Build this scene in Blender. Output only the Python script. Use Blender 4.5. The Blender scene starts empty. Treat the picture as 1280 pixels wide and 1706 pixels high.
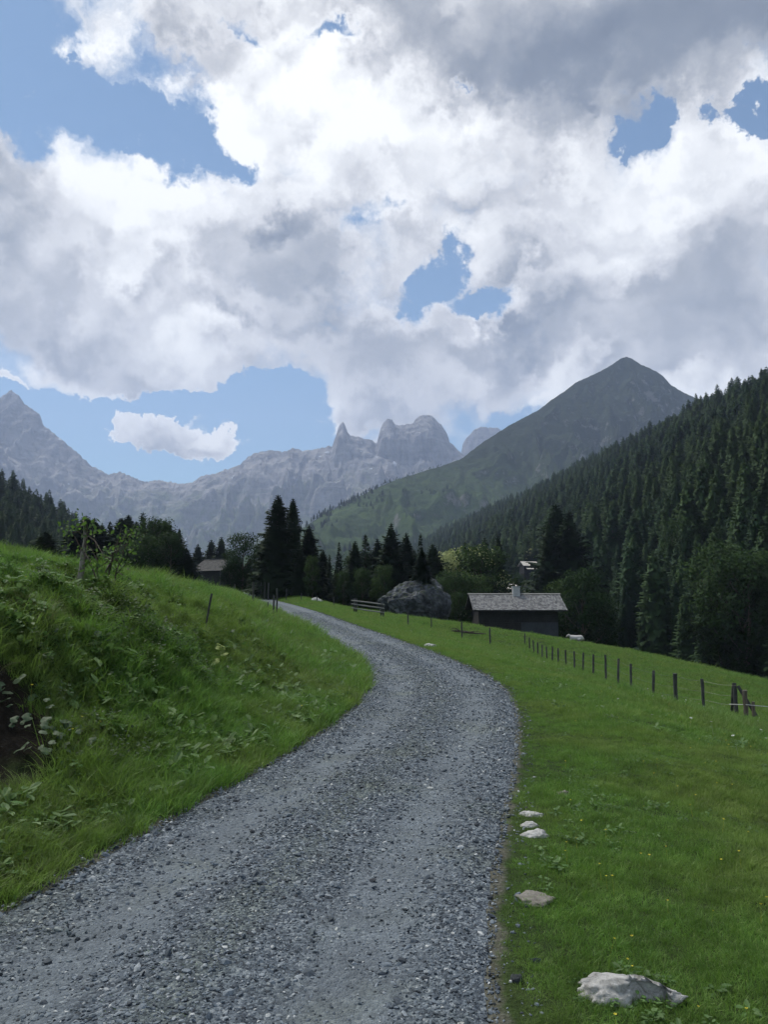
import bpy, math, random
import numpy as np
from mathutils import Vector, Matrix

random.seed(7)
RNG = np.random.default_rng(11)
SC = bpy.context.scene
COL = SC.collection
R = math.radians

# ------------------------------------------------------------------ camera
F = 1331.0                       # focal length in pixels of a 1280 x 1706 frame
PITCH = math.atan(147 / F)       # eye level lies at row 1000 of that frame
CAM_H = 1.6
cam = bpy.data.cameras.new('camera')
cam.sensor_fit = 'VERTICAL'
cam.sensor_height = 24.0
cam.lens = F / 1706 * 24.0
cam.clip_start = 0.05
cam.clip_end = 30000
camo = bpy.data.objects.new('camera', cam)
COL.objects.link(camo)
camo.location = (0, 0, CAM_H)
camo.rotation_euler = (math.pi / 2 + PITCH, 0, 0)
SC.camera = camo


def ray(u, v):
    a = (u - 640) / F
    e = -(v - 853) / F
    c, s = math.cos(PITCH), math.sin(PITCH)
    return Vector((a, c - e * s, s + e * c))


def at(u, v, Y):
    """The point that stands Y metres ahead on the line of sight (u, v)."""
    d = ray(u, v)
    return Vector((d.x / d.y * Y, Y, CAM_H + d.z / d.y * Y))


# ------------------------------------------------------------------ sun and exposure
SUN_AZ = R(-48)                  # to the left of the road's direction
SUN_EL = R(57)
sun = bpy.data.lights.new('sun', 'SUN')
sun.energy = 1.5
sun.angle = R(11)
sun.color = (1.0, 0.95, 0.86)
suno = bpy.data.objects.new('sun', sun)
COL.objects.link(suno)
sdir = Vector((math.sin(SUN_AZ) * math.cos(SUN_EL), math.cos(SUN_AZ) * math.cos(SUN_EL), math.sin(SUN_EL)))
suno.rotation_euler = sdir.to_track_quat('Z', 'Y').to_euler()
suno.location = sdir * 200

SC.view_settings.view_transform = 'Standard'
SC.view_settings.look = 'None'
SC.view_settings.gamma = 1.0
SC.view_settings.exposure = 1.4
SC.view_settings.use_curve_mapping = False
SC.render.engine = 'CYCLES'
cy = SC.cycles
cy.use_denoising = True
cy.use_adaptive_sampling = True
cy.adaptive_threshold = 0.02
cy.max_bounces = 6
cy.diffuse_bounces = 3
cy.glossy_bounces = 2
cy.transmission_bounces = 3
cy.transparent_max_bounces = 6
cy.volume_bounces = 1
cy.sample_clamp_indirect = 4.0


# ------------------------------------------------------------------ node helper
class NT:
    def __init__(self, tree):
        self.t = tree
        self.n = tree.nodes
        self.l = tree.links

    def new(self, kind, **kw):
        n = self.n.new(kind)
        for k, v in kw.items():
            setattr(n, k, v)
        return n

    def put(self, sock, v):
        if hasattr(v, 'is_output'):
            self.l.new(v, sock)
        elif v is not None:
            sock.default_value = v

    def math(self, op, a, b=None, c=None, clamp=False):
        n = self.new('ShaderNodeMath', operation=op)
        n.use_clamp = clamp
        self.put(n.inputs[0], a)
        if b is not None:
            self.put(n.inputs[1], b)
        if c is not None:
            self.put(n.inputs[2], c)
        return n.outputs[0]

    def vmath(self, op, a, b=None, scale=None):
        n = self.new('ShaderNodeVectorMath', operation=op)
        self.put(n.inputs[0], a)
        if b is not None:
            self.put(n.inputs[1], b)
        if scale is not None:
            self.put(n.inputs['Scale'], scale)
        return n.outputs['Value'] if op in ('LENGTH', 'DOT_PRODUCT') else n.outputs[0]

    def sep(self, v):
        n = self.new('ShaderNodeSeparateXYZ')
        self.put(n.inputs[0], v)
        return n.outputs

    def comb(self, x, y, z):
        n = self.new('ShaderNodeCombineXYZ')
        for i, q in enumerate((x, y, z)):
            self.put(n.inputs[i], q)
        return n.outputs[0]

    def noise(self, vec, scale, detail=4, rough=0.5, lac=2.0, dist=0.0, color=False):
        n = self.new('ShaderNodeTexNoise')
        self.put(n.inputs['Vector'], vec)
        self.put(n.inputs['Scale'], scale)
        n.inputs['Detail'].default_value = detail
        n.inputs['Roughness'].default_value = rough
        n.inputs['Lacunarity'].default_value = lac
        n.inputs['Distortion'].default_value = dist
        return n.outputs['Color' if color else 'Fac']

    def voro(self, vec, scale, feature='F1', detail=0, rough=0.5, out='Distance', rnd=1.0):
        n = self.new('ShaderNodeTexVoronoi', feature=feature)
        self.put(n.inputs['Vector'], vec)
        n.inputs['Scale'].default_value = scale
        if 'Detail' in n.inputs:
            n.inputs['Detail'].default_value = detail
            n.inputs['Roughness'].default_value = rough
        n.inputs['Randomness'].default_value = rnd
        return n.outputs[out]

    def ramp(self, fac, stops, interp='LINEAR'):
        n = self.new('ShaderNodeValToRGB')
        n.color_ramp.interpolation = interp
        el = n.color_ramp.elements
        while len(el) < len(stops):
            el.new(0.5)
        for e, (p, c) in zip(el, stops):
            e.position = p
            if not hasattr(c, '__len__'):
                c = (c, c, c)
            e.color = (*c[:3], 1)
        self.put(n.inputs[0], fac)
        return n.outputs[0]

    def rng(self, v, a, b, c, d, smooth=False):
        n = self.new('ShaderNodeMapRange')
        n.interpolation_type = 'SMOOTHSTEP' if smooth else 'LINEAR'
        n.clamp = True
        for i, q in enumerate((v, a, b, c, d)):
            self.put(n.inputs[i], q)
        return n.outputs[0]

    def mix(self, fac, a, b, blend='MIX'):
        n = self.new('ShaderNodeMix', data_type='RGBA', blend_type=blend)
        self.put(n.inputs['Factor'], fac)
        for s, v in ((n.inputs[6], a), (n.inputs[7], b)):
            if isinstance(v, tuple) and len(v) == 3:
                v = (*v, 1)
            self.put(s, v)
        return n.outputs[2]

    def bump(self, h, strength=0.3, distance=0.02):
        n = self.new('ShaderNodeBump')
        n.inputs['Strength'].default_value = strength
        n.inputs['Distance'].default_value = distance
        self.put(n.inputs['Height'], h)
        return n.outputs[0]


# ------------------------------------------------------------------ sky: Nishita air with broken cumulus
world = bpy.data.worlds.new('World')
SC.world = world
world.use_nodes = True
world.cycles.sampling_method = 'MANUAL'
world.cycles.sample_map_resolution = 512
W = NT(world.node_tree)
W.n.clear()
sky = W.new('ShaderNodeTexSky', sky_type='NISHITA')
sky.sun_disc = False
sky.sun_elevation = SUN_EL
sky.sun_rotation = SUN_AZ
sky.altitude = 1300
sky.air_density = 1.0
sky.dust_density = 0.6
sky.ozone_density = 1.0
DIR = W.new('ShaderNodeTexCoord').outputs['Generated']


def azel(u, v):
    d = ray(u, v).normalized()
    return math.atan2(d.x, d.y), math.asin(d.z)


# billowing displacement of the directions, so that no cloud edge is smooth
w1 = W.noise(DIR, 8.0, 6, 0.66, color=True)
w1 = W.vmath('SUBTRACT', w1, (0.5, 0.5, 0.5))
WD = W.vmath('ADD', DIR, W.vmath('SCALE', w1, scale=0.19))
wx, wy, wz = W.sep(WD)[:3]
hyp = W.math('SQRT', W.math('ADD', W.math('MULTIPLY', wx, wx), W.math('MULTIPLY', wy, wy)))
PV = W.comb(W.math('ARCTAN2', wx, wy), W.math('ARCTAN2', wz, hyp), 0.0)


def blobs(start, items):
    acc = start
    for (u, v, ru, rv, rot, w) in items:
        a, e = azel(u, v)
        m = W.new('ShaderNodeMapping', vector_type='TEXTURE')
        W.put(m.inputs['Vector'], PV)
        m.inputs['Location'].default_value = (a, e, 0)
        m.inputs['Rotation'].default_value = (0, 0, R(rot))
        k = math.cos(e)
        m.inputs['Scale'].default_value = (ru / F, rv / F * k, 1)
        g = W.new('ShaderNodeTexGradient', gradient_type='SPHERICAL')
        W.put(g.inputs[0], m.outputs[0])
        acc = W.math('MULTIPLY_ADD', g.outputs['Fac'], w, acc)
    return acc


CLOUD_FORM = [  # centre, half sizes (as seen from the road), tilt, weight
    # clear gaps
    (20, 90, 170, 150, 0, -1.7), (190, 170, 170, 62, -28, -1.6), (320, 228, 95, 44, -25, -1.4), (385, 250, 50, 34, -25, -1.1),
    (575, 66, 90, 34, 0, -1.25), (400, 70, 70, 24, -20, -.7),
    (730, 448, 56, 62, 0, -1.5), (815, 512, 78, 36, -8, -1.7), (695, 490, 34, 56, 0, -.9), (615, 385, 46, 50, 30, -.62), (650, 345, 26, 30, 0, -.5),
    (1090, 197, 64, 30, 12, -1.9), (1262, 167, 50, 30, 0, -1.9), (790, 122, 30, 18, 0, -.9),
    (20, 655, 130, 56, -12, -1.6), (120, 720, 190, 75, -20, -1.5), (300, 800, 420, 90, 0, -1.7), (470, 695, 130, 72, -10, -1.7), (640, 790, 280, 50, 0, -1.1),
    (845, 708, 90, 40, 25, -1.3), (370, 548, 30, 20, 0, -.5), (330, 655, 200, 34, 4, -3.0), (180, 672, 70, 30, -20, -1.6), (190, 690, 60, 30, -20, -1.2), (440, 690, 80, 40, 0, -.8), (200, 740, 120, 60, 0, -.8),
    # cumulus in front of them
    (248, 722, 62, 52, 0, 3.2), (292, 714, 54, 60, 0, 3.4), (215, 714, 46, 40, 0, 3.2), (270, 752, 60, 34, 0, 2.4), (345, 748, 60, 46, 0, 3.2), (388, 744, 52, 46, 0, 3.2), (620, 692, 110, 30, 0, 1.0), (520, 702, 46, 14, -15, 1.3), (90, 155, 40, 16, 40, .9), (20, 175, 40, 30, 0, .8),
    # solid masses
    (300, 360, 380, 170, -8, .8), (520, 560, 460, 130, -6, .8), (820, 280, 460, 210, 0, .7), (1050, 480, 420, 220, 0, .8),
    (900, 20, 720, 170, 0, 1.7), (330, 60, 210, 90, -30, .8), (1100, 640, 340, 90, 0, .8), (0, 420, 220, 220, 0, .8), (10, 605, 50, 14, -15, 1.4),
    (230, 625, 200, 60, -10, .9), (200, 570, 140, 60, 0, .7), (360, 520, 120, 60, 0, .6), (1250, 300, 200, 160, 0, .6), (960, 170, 160, 70, 0, .6), (1180, 130, 90, 40, 0, .5), (640, 200, 260, 110, 0, .5), (480, 180, 140, 90, 0, .5),
]
COVER = blobs(0.24, CLOUD_FORM)


OFF = Vector((math.sin(SUN_AZ) * .45, math.cos(SUN_AZ) * .2, 0.9)).normalized()
ST_ = W.vmath('MULTIPLY', WD, (1.0, 1.0, 1.35))
f0 = W.noise(ST_, 4.2, 10, 0.56)
fs = W.noise(ST_, 4.2, 3.5, 0.5)
f1 = W.noise(W.vmath('ADD', ST_, tuple(OFF * 0.06)), 4.2, 3.5, 0.5)
bil = W.voro(ST_, 9.0, 'F1', 1.4, 0.45)
bil1 = W.voro(W.vmath('ADD', ST_, tuple(OFF * 0.030)), 9.0, 'F1', 1.4, 0.45)
g0 = W.noise(ST_, 15.0, 6, 0.6)
g1_ = W.noise(W.vmath('ADD', ST_, tuple(OFF * 0.018)), 15.0, 4, 0.6)
n0 = W.math('ADD', W.math('MULTIPLY', W.math('SUBTRACT', f0, 0.5), 1.8), W.math('MULTIPLY', W.math('SUBTRACT', 0.45, bil), 0.62))
n0 = W.math('MULTIPLY_ADD', W.math('SUBTRACT', g0, 0.5), 0.75, n0)
n2 = W.noise(W.vmath('ADD', DIR, tuple(OFF * 0.10)), 3.0, 5, 0.5)
n2b = W.noise(W.vmath('ADD', DIR, tuple(-OFF * 0.04)), 3.0, 5, 0.5)
DENS = W.math('ADD', COVER, n0)
ALPHA = W.rng(DENS, -0.20, 0.40, 0, 1, True)
relief = W.math('MULTIPLY', W.math('SUBTRACT', fs, f1), 1.7)
relief = W.math('MULTIPLY_ADD', W.math('SUBTRACT', g0, g1_), 0.16, relief)
relief = W.math('MULTIPLY_ADD', W.math('SUBTRACT', bil1, bil), 0.8, relief)
relief2 = W.math('SUBTRACT', n2b, n2)
DARK = blobs(0.0, [
    (1010, 70, 620, 170, 0, 1.05), (1200, 20, 400, 180, 0, .55), (640, 20, 300, 90, 0, .3),
    (620, 610, 280, 100, -6, .75), (260, 625, 260, 90, -5, .75), (1160, 520, 300, 170, 8, .85), (1240, 440, 200, 120, 0, .35),
    (450, 420, 200, 140, -40, .6), (60, 450, 190, 190, 0, .6), (900, 560, 200, 90, 0, .35), (860, 340, 160, 70, 0, .3),
    (650, 440, 120, 90, 0, .25), (240, 520, 160, 90, 0, .35), (290, 762, 150, 36, -8, .75),
    # towering heads that catch the sun
    (330, 250, 190, 110, -20, -.55), (150, 260, 150, 100, -10, -.6), (620, 170, 230, 110, 0, -.6), (880, 230, 240, 110, 0, -.7),
    (1180, 260, 180, 90, 0, -.6), (160, 110, 160, 120, -45, -.3), (560, 320, 150, 90, 0, -.35), (900, 620, 240, 50, 0, -.5), (820, 420, 100, 80, 0, -.4),
    (275, 690, 110, 40, -12, -.45), (370, 725, 90, 34, -10, -.45),
])
calm = W.rng(DARK, 0.05, 0.9, 1.05, 0.35, True)      # deep shade is even
lum = W.math('MULTIPLY_ADD', W.math('MULTIPLY', relief, calm), 1.05, 0.84)
lum = W.math('MULTIPLY_ADD', W.math('MULTIPLY', relief2, calm), 1.7, lum)
lum = W.math('MULTIPLY_ADD', DARK, -0.56, lum)
edge = W.rng(DENS, 0.15, 0.95, 0.22, -0.05, True)
lum = W.math('ADD', lum, edge)
lum = W.math('MAXIMUM', lum, 0.02)
CLOUD_COL = W.ramp(W.math('MULTIPLY', lum, 0.8), [
    (0.0, (.078, .092, .115)), (0.2, (.118, .133, .155)), (0.42, (.25, .257, .268)), (0.62, (.41, .41, .414)), (0.80, (.54, .542, .538)), (1.0, (.66, .66, .645))])
bg1 = W.new('ShaderNodeBackground')
W.put(bg1.inputs[0], W.mix(1.0, sky.outputs[0], (.70, .89, .91), 'MULTIPLY'))
bg1.inputs[1].default_value = 0.05
bg2 = W.new('ShaderNodeBackground')
W.put(bg2.inputs[0], CLOUD_COL)
bg2.inputs[1].default_value = 0.73
ms = W.new('ShaderNodeMixShader')
W.put(ms.inputs[0], ALPHA)
W.l.new(bg1.outputs[0], ms.inputs[1])
W.l.new(bg2.outputs[0], ms.inputs[2])
wo = W.new('ShaderNodeOutputWorld')
W.l.new(ms.outputs[0], wo.inputs[0])


# ------------------------------------------------------------------ object helpers
def tag(o, label=None, cat=None, group=None, kind=None):
    if label:
        o['label'] = label
    if cat:
        o['category'] = cat
    if group:
        o['group'] = group
    if kind:
        o['kind'] = kind
    return o


def mesh_np(name, V, Fc, mats=None, smooth=False):
    """Fc: an (n,3) or (n,4) array, or a list of index tuples."""
    me = bpy.data.meshes.new(name)
    V = np.asarray(V, dtype=np.float32)
    if isinstance(Fc, np.ndarray):
        n, k = Fc.shape
        me.vertices.add(len(V))
        me.vertices.foreach_set('co', V.ravel())
        me.loops.add(n * k)
        me.loops.foreach_set('vertex_index', Fc.astype(np.int32).ravel())
        me.polygons.add(n)
        me.polygons.foreach_set('loop_start', np.arange(0, n * k, k, dtype=np.int32))
        me.update(calc_edges=True)
    else:
        me.from_pydata(V.tolist(), [], Fc)
        me.update()
    me.polygons.foreach_set('use_smooth', np.full(len(me.polygons), bool(smooth)))
    for m in (mats or []):
        me.materials.append(m)
    return me


def ob(name, me, parent=None, loc=None):
    o = bpy.data.objects.new(name, me)
    COL.objects.link(o)
    if parent:
        o.parent = parent
    if loc is not None:
        o.location = loc
    return o


def empty(name, loc=(0, 0, 0), rz=0.0, sc=(1, 1, 1)):
    o = bpy.data.objects.new(name, None)
    COL.objects.link(o)
    o.location = loc
    o.rotation_euler = (0, 0, rz)
    o.scale = sc
    o.empty_display_size = 0.3
    return o


class MB:
    """Collects shapes into one mesh."""
    def __init__(self):
        self.v, self.f = [], []

    def add(self, vs, fs):
        b = len(self.v)
        self.v += [tuple(p) for p in vs]
        self.f += [tuple(i + b for i in q) for q in fs]

    def box(self, c, s, rot=None):
        sx, sy, sz = s[0] / 2, s[1] / 2, s[2] / 2
        vs = [Vector((x, y, z)) for x in (-sx, sx) for y in (-sy, sy) for z in (-sz, sz)]
        if rot is not None:
            vs = [rot @ p for p in vs]
        vs = [p + Vector(c) for p in vs]
        self.add(vs, [(0, 1, 3, 2), (4, 6, 7, 5), (0, 4, 5, 1), (2, 3, 7, 6), (0, 2, 6, 4), (1, 5, 7, 3)])

    def tube(self, pts, rad, n=8, jitter=0.0, seed=0):
        rr = random.Random(seed)
        pts = [Vector(p) for p in pts]
        rings = []
        ref = Vector((1, 0, 0))
        for i, p in enumerate(pts):
            d = (pts[min(i + 1, len(pts) - 1)] - pts[max(i - 1, 0)]).normalized()
            a = ref - d * ref.dot(d)
            if a.length < .1:
                ref = Vector((0, 1, 0))
                a = ref - d * ref.dot(d)
            a.normalize()
            b = d.cross(a)
            r = rad[i] if hasattr(rad, '__len__') else rad
            rings.append([p + (a * math.cos(2 * math.pi * k / n) + b * math.sin(2 * math.pi * k / n)) * r * (1 + jitter * (rr.random() - .5)) for k in range(n)])
        vs = [q for r_ in rings for q in r_]
        fs = []
        for i in range(len(pts) - 1):
            for k in range(n):
                k2 = (k + 1) % n
                fs.append((i * n + k, i * n + k2, (i + 1) * n + k2, (i + 1) * n + k))
        fs.append(tuple(range(n))[::-1])
        fs.append(tuple((len(pts) - 1) * n + k for k in range(n)))
        self.add(vs, fs)

    def mesh(self, name, mat, smooth=False):
        return mesh_np(name, self.v, self.f, [mat] if mat else None, smooth)

    def build(self, name, mat, parent=None, smooth=False):
        return ob(name, self.mesh(name, mat, smooth), parent)


# ------------------------------------------------------------------ noise on arrays
_P = np.random.default_rng(5).permutation(256)
_P = np.concatenate([_P, _P, _P])
_G = np.array([[math.cos(a), math.sin(a)] for a in np.linspace(0, 2 * math.pi, 16, endpoint=False)])


def perlin(x, y):
    xi = np.floor(x).astype(int)
    yi = np.floor(y).astype(int)
    xf, yf = x - xi, y - yi
    u = xf * xf * xf * (xf * (xf * 6 - 15) + 10)
    v = yf * yf * yf * (yf * (yf * 6 - 15) + 10)

    def g(ix, iy, fx, fy):
        h = _P[_P[ix & 255] + (iy & 255)] & 15
        return _G[h, 0] * fx + _G[h, 1] * fy
    a = g(xi, yi, xf, yf)
    b = g(xi + 1, yi, xf - 1, yf)
    c = g(xi, yi + 1, xf, yf - 1)
    d = g(xi + 1, yi + 1, xf - 1, yf - 1)
    return (a + u * (b - a)) + v * ((c + u * (d - c)) - (a + u * (b - a)))


def fbm(x, y, oct=5, gain=.5, lac=2.03):
    s, a, t = 0, 1.0, 0
    for i in range(oct):
        s = s + a * perlin(x + 17.3 * i, y - 9.1 * i)
        t += a
        a *= gain
        x, y = x * lac, y * lac
    return s / t * 1.5


def ridged(x, y, oct=5, gain=.55, lac=2.05):
    s, a, t = 0, 1.0, 0
    w = 1.0
    for i in range(oct):
        n = 1 - np.abs(perlin(x + 31.7 * i, y + 11.9 * i)) * 2
        n = n * n
        s = s + a * n * w
        w = np.clip(n * 1.3, 0, 1)
        t += a
        a *= gain
        x, y = x * lac, y * lac
    return s / t


def sstep(a, b, x):
    t = np.clip((x - a) / (b - a), 0, 1)
    return t * t * (3 - 2 * t)


# ------------------------------------------------------------------ the lie of the land
ROAD = [  # row, left edge, right edge, distance (None: level stretch)
    (1700, -300, 812, None), (1600, -140, 815, None), (1500, 5, 822, None), (1450, 110, 830, None), (1400, 205, 838, None),
    (1350, 305, 850, None), (1300, 395, 860, None), (1250, 485, 866, None), (1200, 565, 866, None), (1175, 596, 860, None), (1150, 612, 848, None),
    (1125, 616, 815, None), (1100, 600, 758, 21.2), (1080, 566, 705, 26), (1060, 533, 650, 33), (1040, 500, 590, 44), (1020, 462, 533, 60),
    (1010, 440, 500, 75), (1000, 420, 460, 95), (991, 398, 424, 115), (985, 378, 400, 132)]
_ry, _rl, _rr, _rz = [], [], [], []
for v, a, b, Y in ROAD:
    if Y is None:
        d = ray(640, v)
        Y = CAM_H / -d.z * d.y
    A, B = at(a, v, Y), at(b, v, Y)
    _ry.append(Y)
    _rl.append(A.x)
    _rr.append(B.x)
    _rz.append(A.z)
_ry = [-12, -3] + _ry + [150, 200]
_rl = [-3.2, -2.9] + _rl + [_rl[-1] - 4, _rl[-1] - 20]
_rr = [-.2, .2] + _rr + [_rr[-1] - 4, _rr[-1] - 20]
_rz = [0, 0] + _rz + [3.2, 3.0]
_yy = np.arange(-12, 200, .1)


def _smooth(t):
    q = np.interp(_yy, _ry, t)
    for k in (5, 9, 13):
        p = np.pad(q, k, mode='edge')
        q = np.convolve(p, np.ones(2 * k + 1) / (2 * k + 1), 'valid')
    return q


_XL, _XR, _ZR = _smooth(_rl), _smooth(_rr), _smooth(_rz)


def xL(y): return np.interp(y, _yy, _XL)
def xR(y): return np.interp(y, _yy, _XR)
def zR(y): return np.interp(y, _yy, _ZR)


BD = np.array([0, .35, .8, 1.33, 2.1, 2.74, 4.1, 6.4, 9, 14, 30, 60, 200.])
BY = np.array([-12, 3, 14, 25, 50, 75, 100, 200.])
BT = np.array([
    [0, .04, .2, .5, 1.2, 1.6, 2.0, 2.45, 2.75, 3.0, 3.6, 4.5, 6],
    [0, .04, .2, .5, 1.2, 1.6, 2.0, 2.45, 2.75, 3.0, 3.6, 4.5, 6],
    [0, .04, .14, .35, .95, 1.4, 1.95, 2.45, 2.8, 3.0, 3.3, 4, 6],
    [0, .06, .2, .45, .95, 1.35, 1.95, 2.6, 2.85, 3.0, 3.0, 3.4, 6],
    [0, .06, .25, .5, .9, 1.2, 1.7, 2.2, 2.3, 2.3, 2.2, 2.4, 6],
    [0, .05, .15, .3, .55, .7, .9, 1.1, 1.2, 1.2, 1.0, 1.5, 6],
    [0, .02, .05, .1, .2, .3, .4, .5, .5, .4, 0, 0, 6],
    [0, .0, .0, .0, 0, 0, 0, 0, 0, -.5, -1, 0, 6]])
SD = np.array([0, 1.5, 3, 5.5, 8, 11.5, 16, 24, 30, 40, 60, 200.])
SY = np.array([-12, 12, 28, 60, 76, 95, 130, 200.])
ST = np.array([
    [0, -.04, -.2, -.6, -1.2, -2.1, -3.2, -4.6, -5.6, -7.5, -11, -14],
    [0, -.05, -.32, -1.2, -1.95, -2.75, -3.5, -4.8, -5.7, -7.5, -11, -14],
    [0, -.12, -.48, -1.35, -2.0, -2.7, -3.4, -4.6, -5.5, -8, -12, -14],
    [0, -.15, -.4, -.85, -1.3, -2.05, -2.8, -4.1, -5.1, -8, -12, -14],
    [0, -.1, -.2, -.45, -.75, -1.15, -1.75, -3.15, -4.4, -7.6, -12, -14],
    [0, -.1, -.3, -.9, -1.6, -2.7, -4, -6, -8, -10, -13, -15],
    [0, -.2, -.8, -2, -3.4, -5, -7, -9, -10, -12, -14, -15],
    [0, -.4, -1.4, -3, -4.6, -6, -8, -10, -11, -12, -14, -15]])


def table(Dg, Yg, T, d, y):
    d = np.asarray(d, float)
    y = np.asarray(y, float)
    i = np.clip(np.searchsorted(Yg, y) - 1, 0, len(Yg) - 2)
    t = np.clip((y - Yg[i]) / (Yg[i + 1] - Yg[i]), 0, 1)
    t = t * t * (3 - 2 * t)
    j = np.clip(np.searchsorted(Dg, d) - 1, 0, len(Dg) - 2)
    s = np.clip((d - Dg[j]) / (Dg[j + 1] - Dg[j]), 0, 1)
    a = T[i, j] * (1 - s) + T[i, j + 1] * s
    b = T[i + 1, j] * (1 - s) + T[i + 1, j + 1] * s
    return a * (1 - t) + b * t


def gz_raw(x, y):
    """Height of the ground."""
    x = np.asarray(x, float)
    y = np.asarray(y, float)
    yc = np.clip(y, -12, 199)
    dl = xL(yc) - x
    dr = x - xR(yc)
    z = zR(yc)
    lf = table(BD, BY, BT, np.clip(dl, 0, 199), yc)
    rt = table(SD, SY, ST, np.clip(dr, 0, 199), yc)
    off = np.maximum(dl, dr)
    k = sstep(.1, 1.6, off)
    bump = fbm(x * .9, y * .9, 4) * .10 + fbm(x * .18, y * .16, 3) * .22
    bank = sstep(.7, 1.6, dl) * (1 - sstep(4, 8, dl)) * (1 - sstep(24, 50, y))
    bump = bump * np.where(dl > 0, 1.0, .6) + bank * fbm(x * 1.9 + 5, y * 1.9, 4) * .42
    z = z + np.where(dl > 0, lf, np.where(dr > 0, rt, 0)) + k * bump
    # the scar in the near bank where bare earth shows
    scar = np.exp(-(((x + 3.15) / .75) ** 2 + ((y - 6.3) / 1.1) ** 2))
    z = z - .2 * scar
    far = sstep(140, 260, y) + sstep(90, 220, np.abs(x))
    far = np.clip(far, 0, 1)
    return z * (1 - far) + far * (-9 + 2 * fbm(x * .01, y * .01, 3))


CONTACT = [(875, 1081, 66), (897, 1096, 56), (921, 1104, 49), (944, 1112, 45), (972, 1120, 41), (1010, 1133, 36.5), (1052, 1155, 32), (1089, 1174, 29.5), (1128, 1185, 27.5), (1174, 1188, 26), (1232, 1194, 25), (1275, 1196, 24),
           (935, 1069, 75), (1050, 1081, 70), (1160, 1109, 62), (1280, 1136, 56), (680, 1043, 62), (719, 1047, 66), (770, 1062, 60), (817, 1071, 60), (592, 1024, 70), (637, 1028, 70),
           (740, 1034, 78), (840, 1052, 80), (556, 1010, 80), (502, 999, 88), (447, 986, 96), (0, 935, 14), (80, 948, 19), (150, 951, 24), (250, 967, 34), (310, 978, 48), (345, 1062, 24),
           (420, 1022, 44), (455, 1034, 38), (124, 985, 11), (176, 990, 12), (0, 1000, 8), (200, 1020, 10.2), (300, 1120, 9.5), (480, 1140, 14)]
_cx, _cy, _cr, _ce = [], [], [], []
for _u, _v, _Y in CONTACT:
    _p = at(_u, _v, _Y)
    _cx.append(_p.x)
    _cy.append(_Y)
    _cr.append(max(1.2, .13 * _Y))
    _ce.append(_p.z - float(gz_raw(np.array([_p.x]), np.array([_Y]))[0]))
_A = np.array([[math.exp(-((_cx[i] - _cx[j]) ** 2 + (_cy[i] - _cy[j]) ** 2 * .5) / (2 * _cr[j] ** 2)) for j in range(len(_cx))] for i in range(len(_cx))])
_w = np.linalg.solve(_A.T @ _A + .15 * np.eye(len(_cx)), _A.T @ np.array(_ce))


def gz(x, y):
    x = np.asarray(x, float)
    y = np.asarray(y, float)
    z = gz_raw(x, y)
    q = (y > -5) & (y < 130) & (np.abs(x) < 90)
    if not q.any():
        return z
    xq, yq = x[q], y[q]
    c = np.zeros(len(xq))
    for a, b, r_, w in zip(_cx, _cy, _cr, _w):
        c = c + w * np.exp(-((xq - a) ** 2 + (yq - b) ** 2 * .5) / (2 * r_ ** 2))
    off = np.maximum(xL(yq) - xq, xq - xR(yq))
    z = z.copy()
    z[q] = z[q] + np.clip(c, -1.6, 1.6) * sstep(.0, 1.6 + .02 * yq, off)
    return z


def g1(x, y):
    return float(gz(np.array([x]), np.array([y]))[0])


# ------------------------------------------------------------------ materials
def mat(name):
    m = bpy.data.materials.new(name)
    m.use_nodes = True
    t = NT(m.node_tree)
    t.n.clear()
    out = t.new('ShaderNodeOutputMaterial')
    return m, t, out


def principled(t, out, color, rough=.8, normal=None, spec=.3, metal=0.0):
    p = t.new('ShaderNodeBsdfPrincipled')
    c = color
    if isinstance(c, tuple) and len(c) == 3:
        c = (*c, 1)
    t.put(p.inputs['Base Color'], c)
    t.put(p.inputs['Roughness'], rough)
    p.inputs['Specular IOR Level'].default_value = spec
    p.inputs['Metallic'].default_value = metal
    if normal is not None:
        t.put(p.inputs['Normal'], normal)
    t.l.new(p.outputs[0], out.inputs[0])
    return p


def pos(t):
    return t.new('ShaderNodeNewGeometry').outputs['Position']


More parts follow.
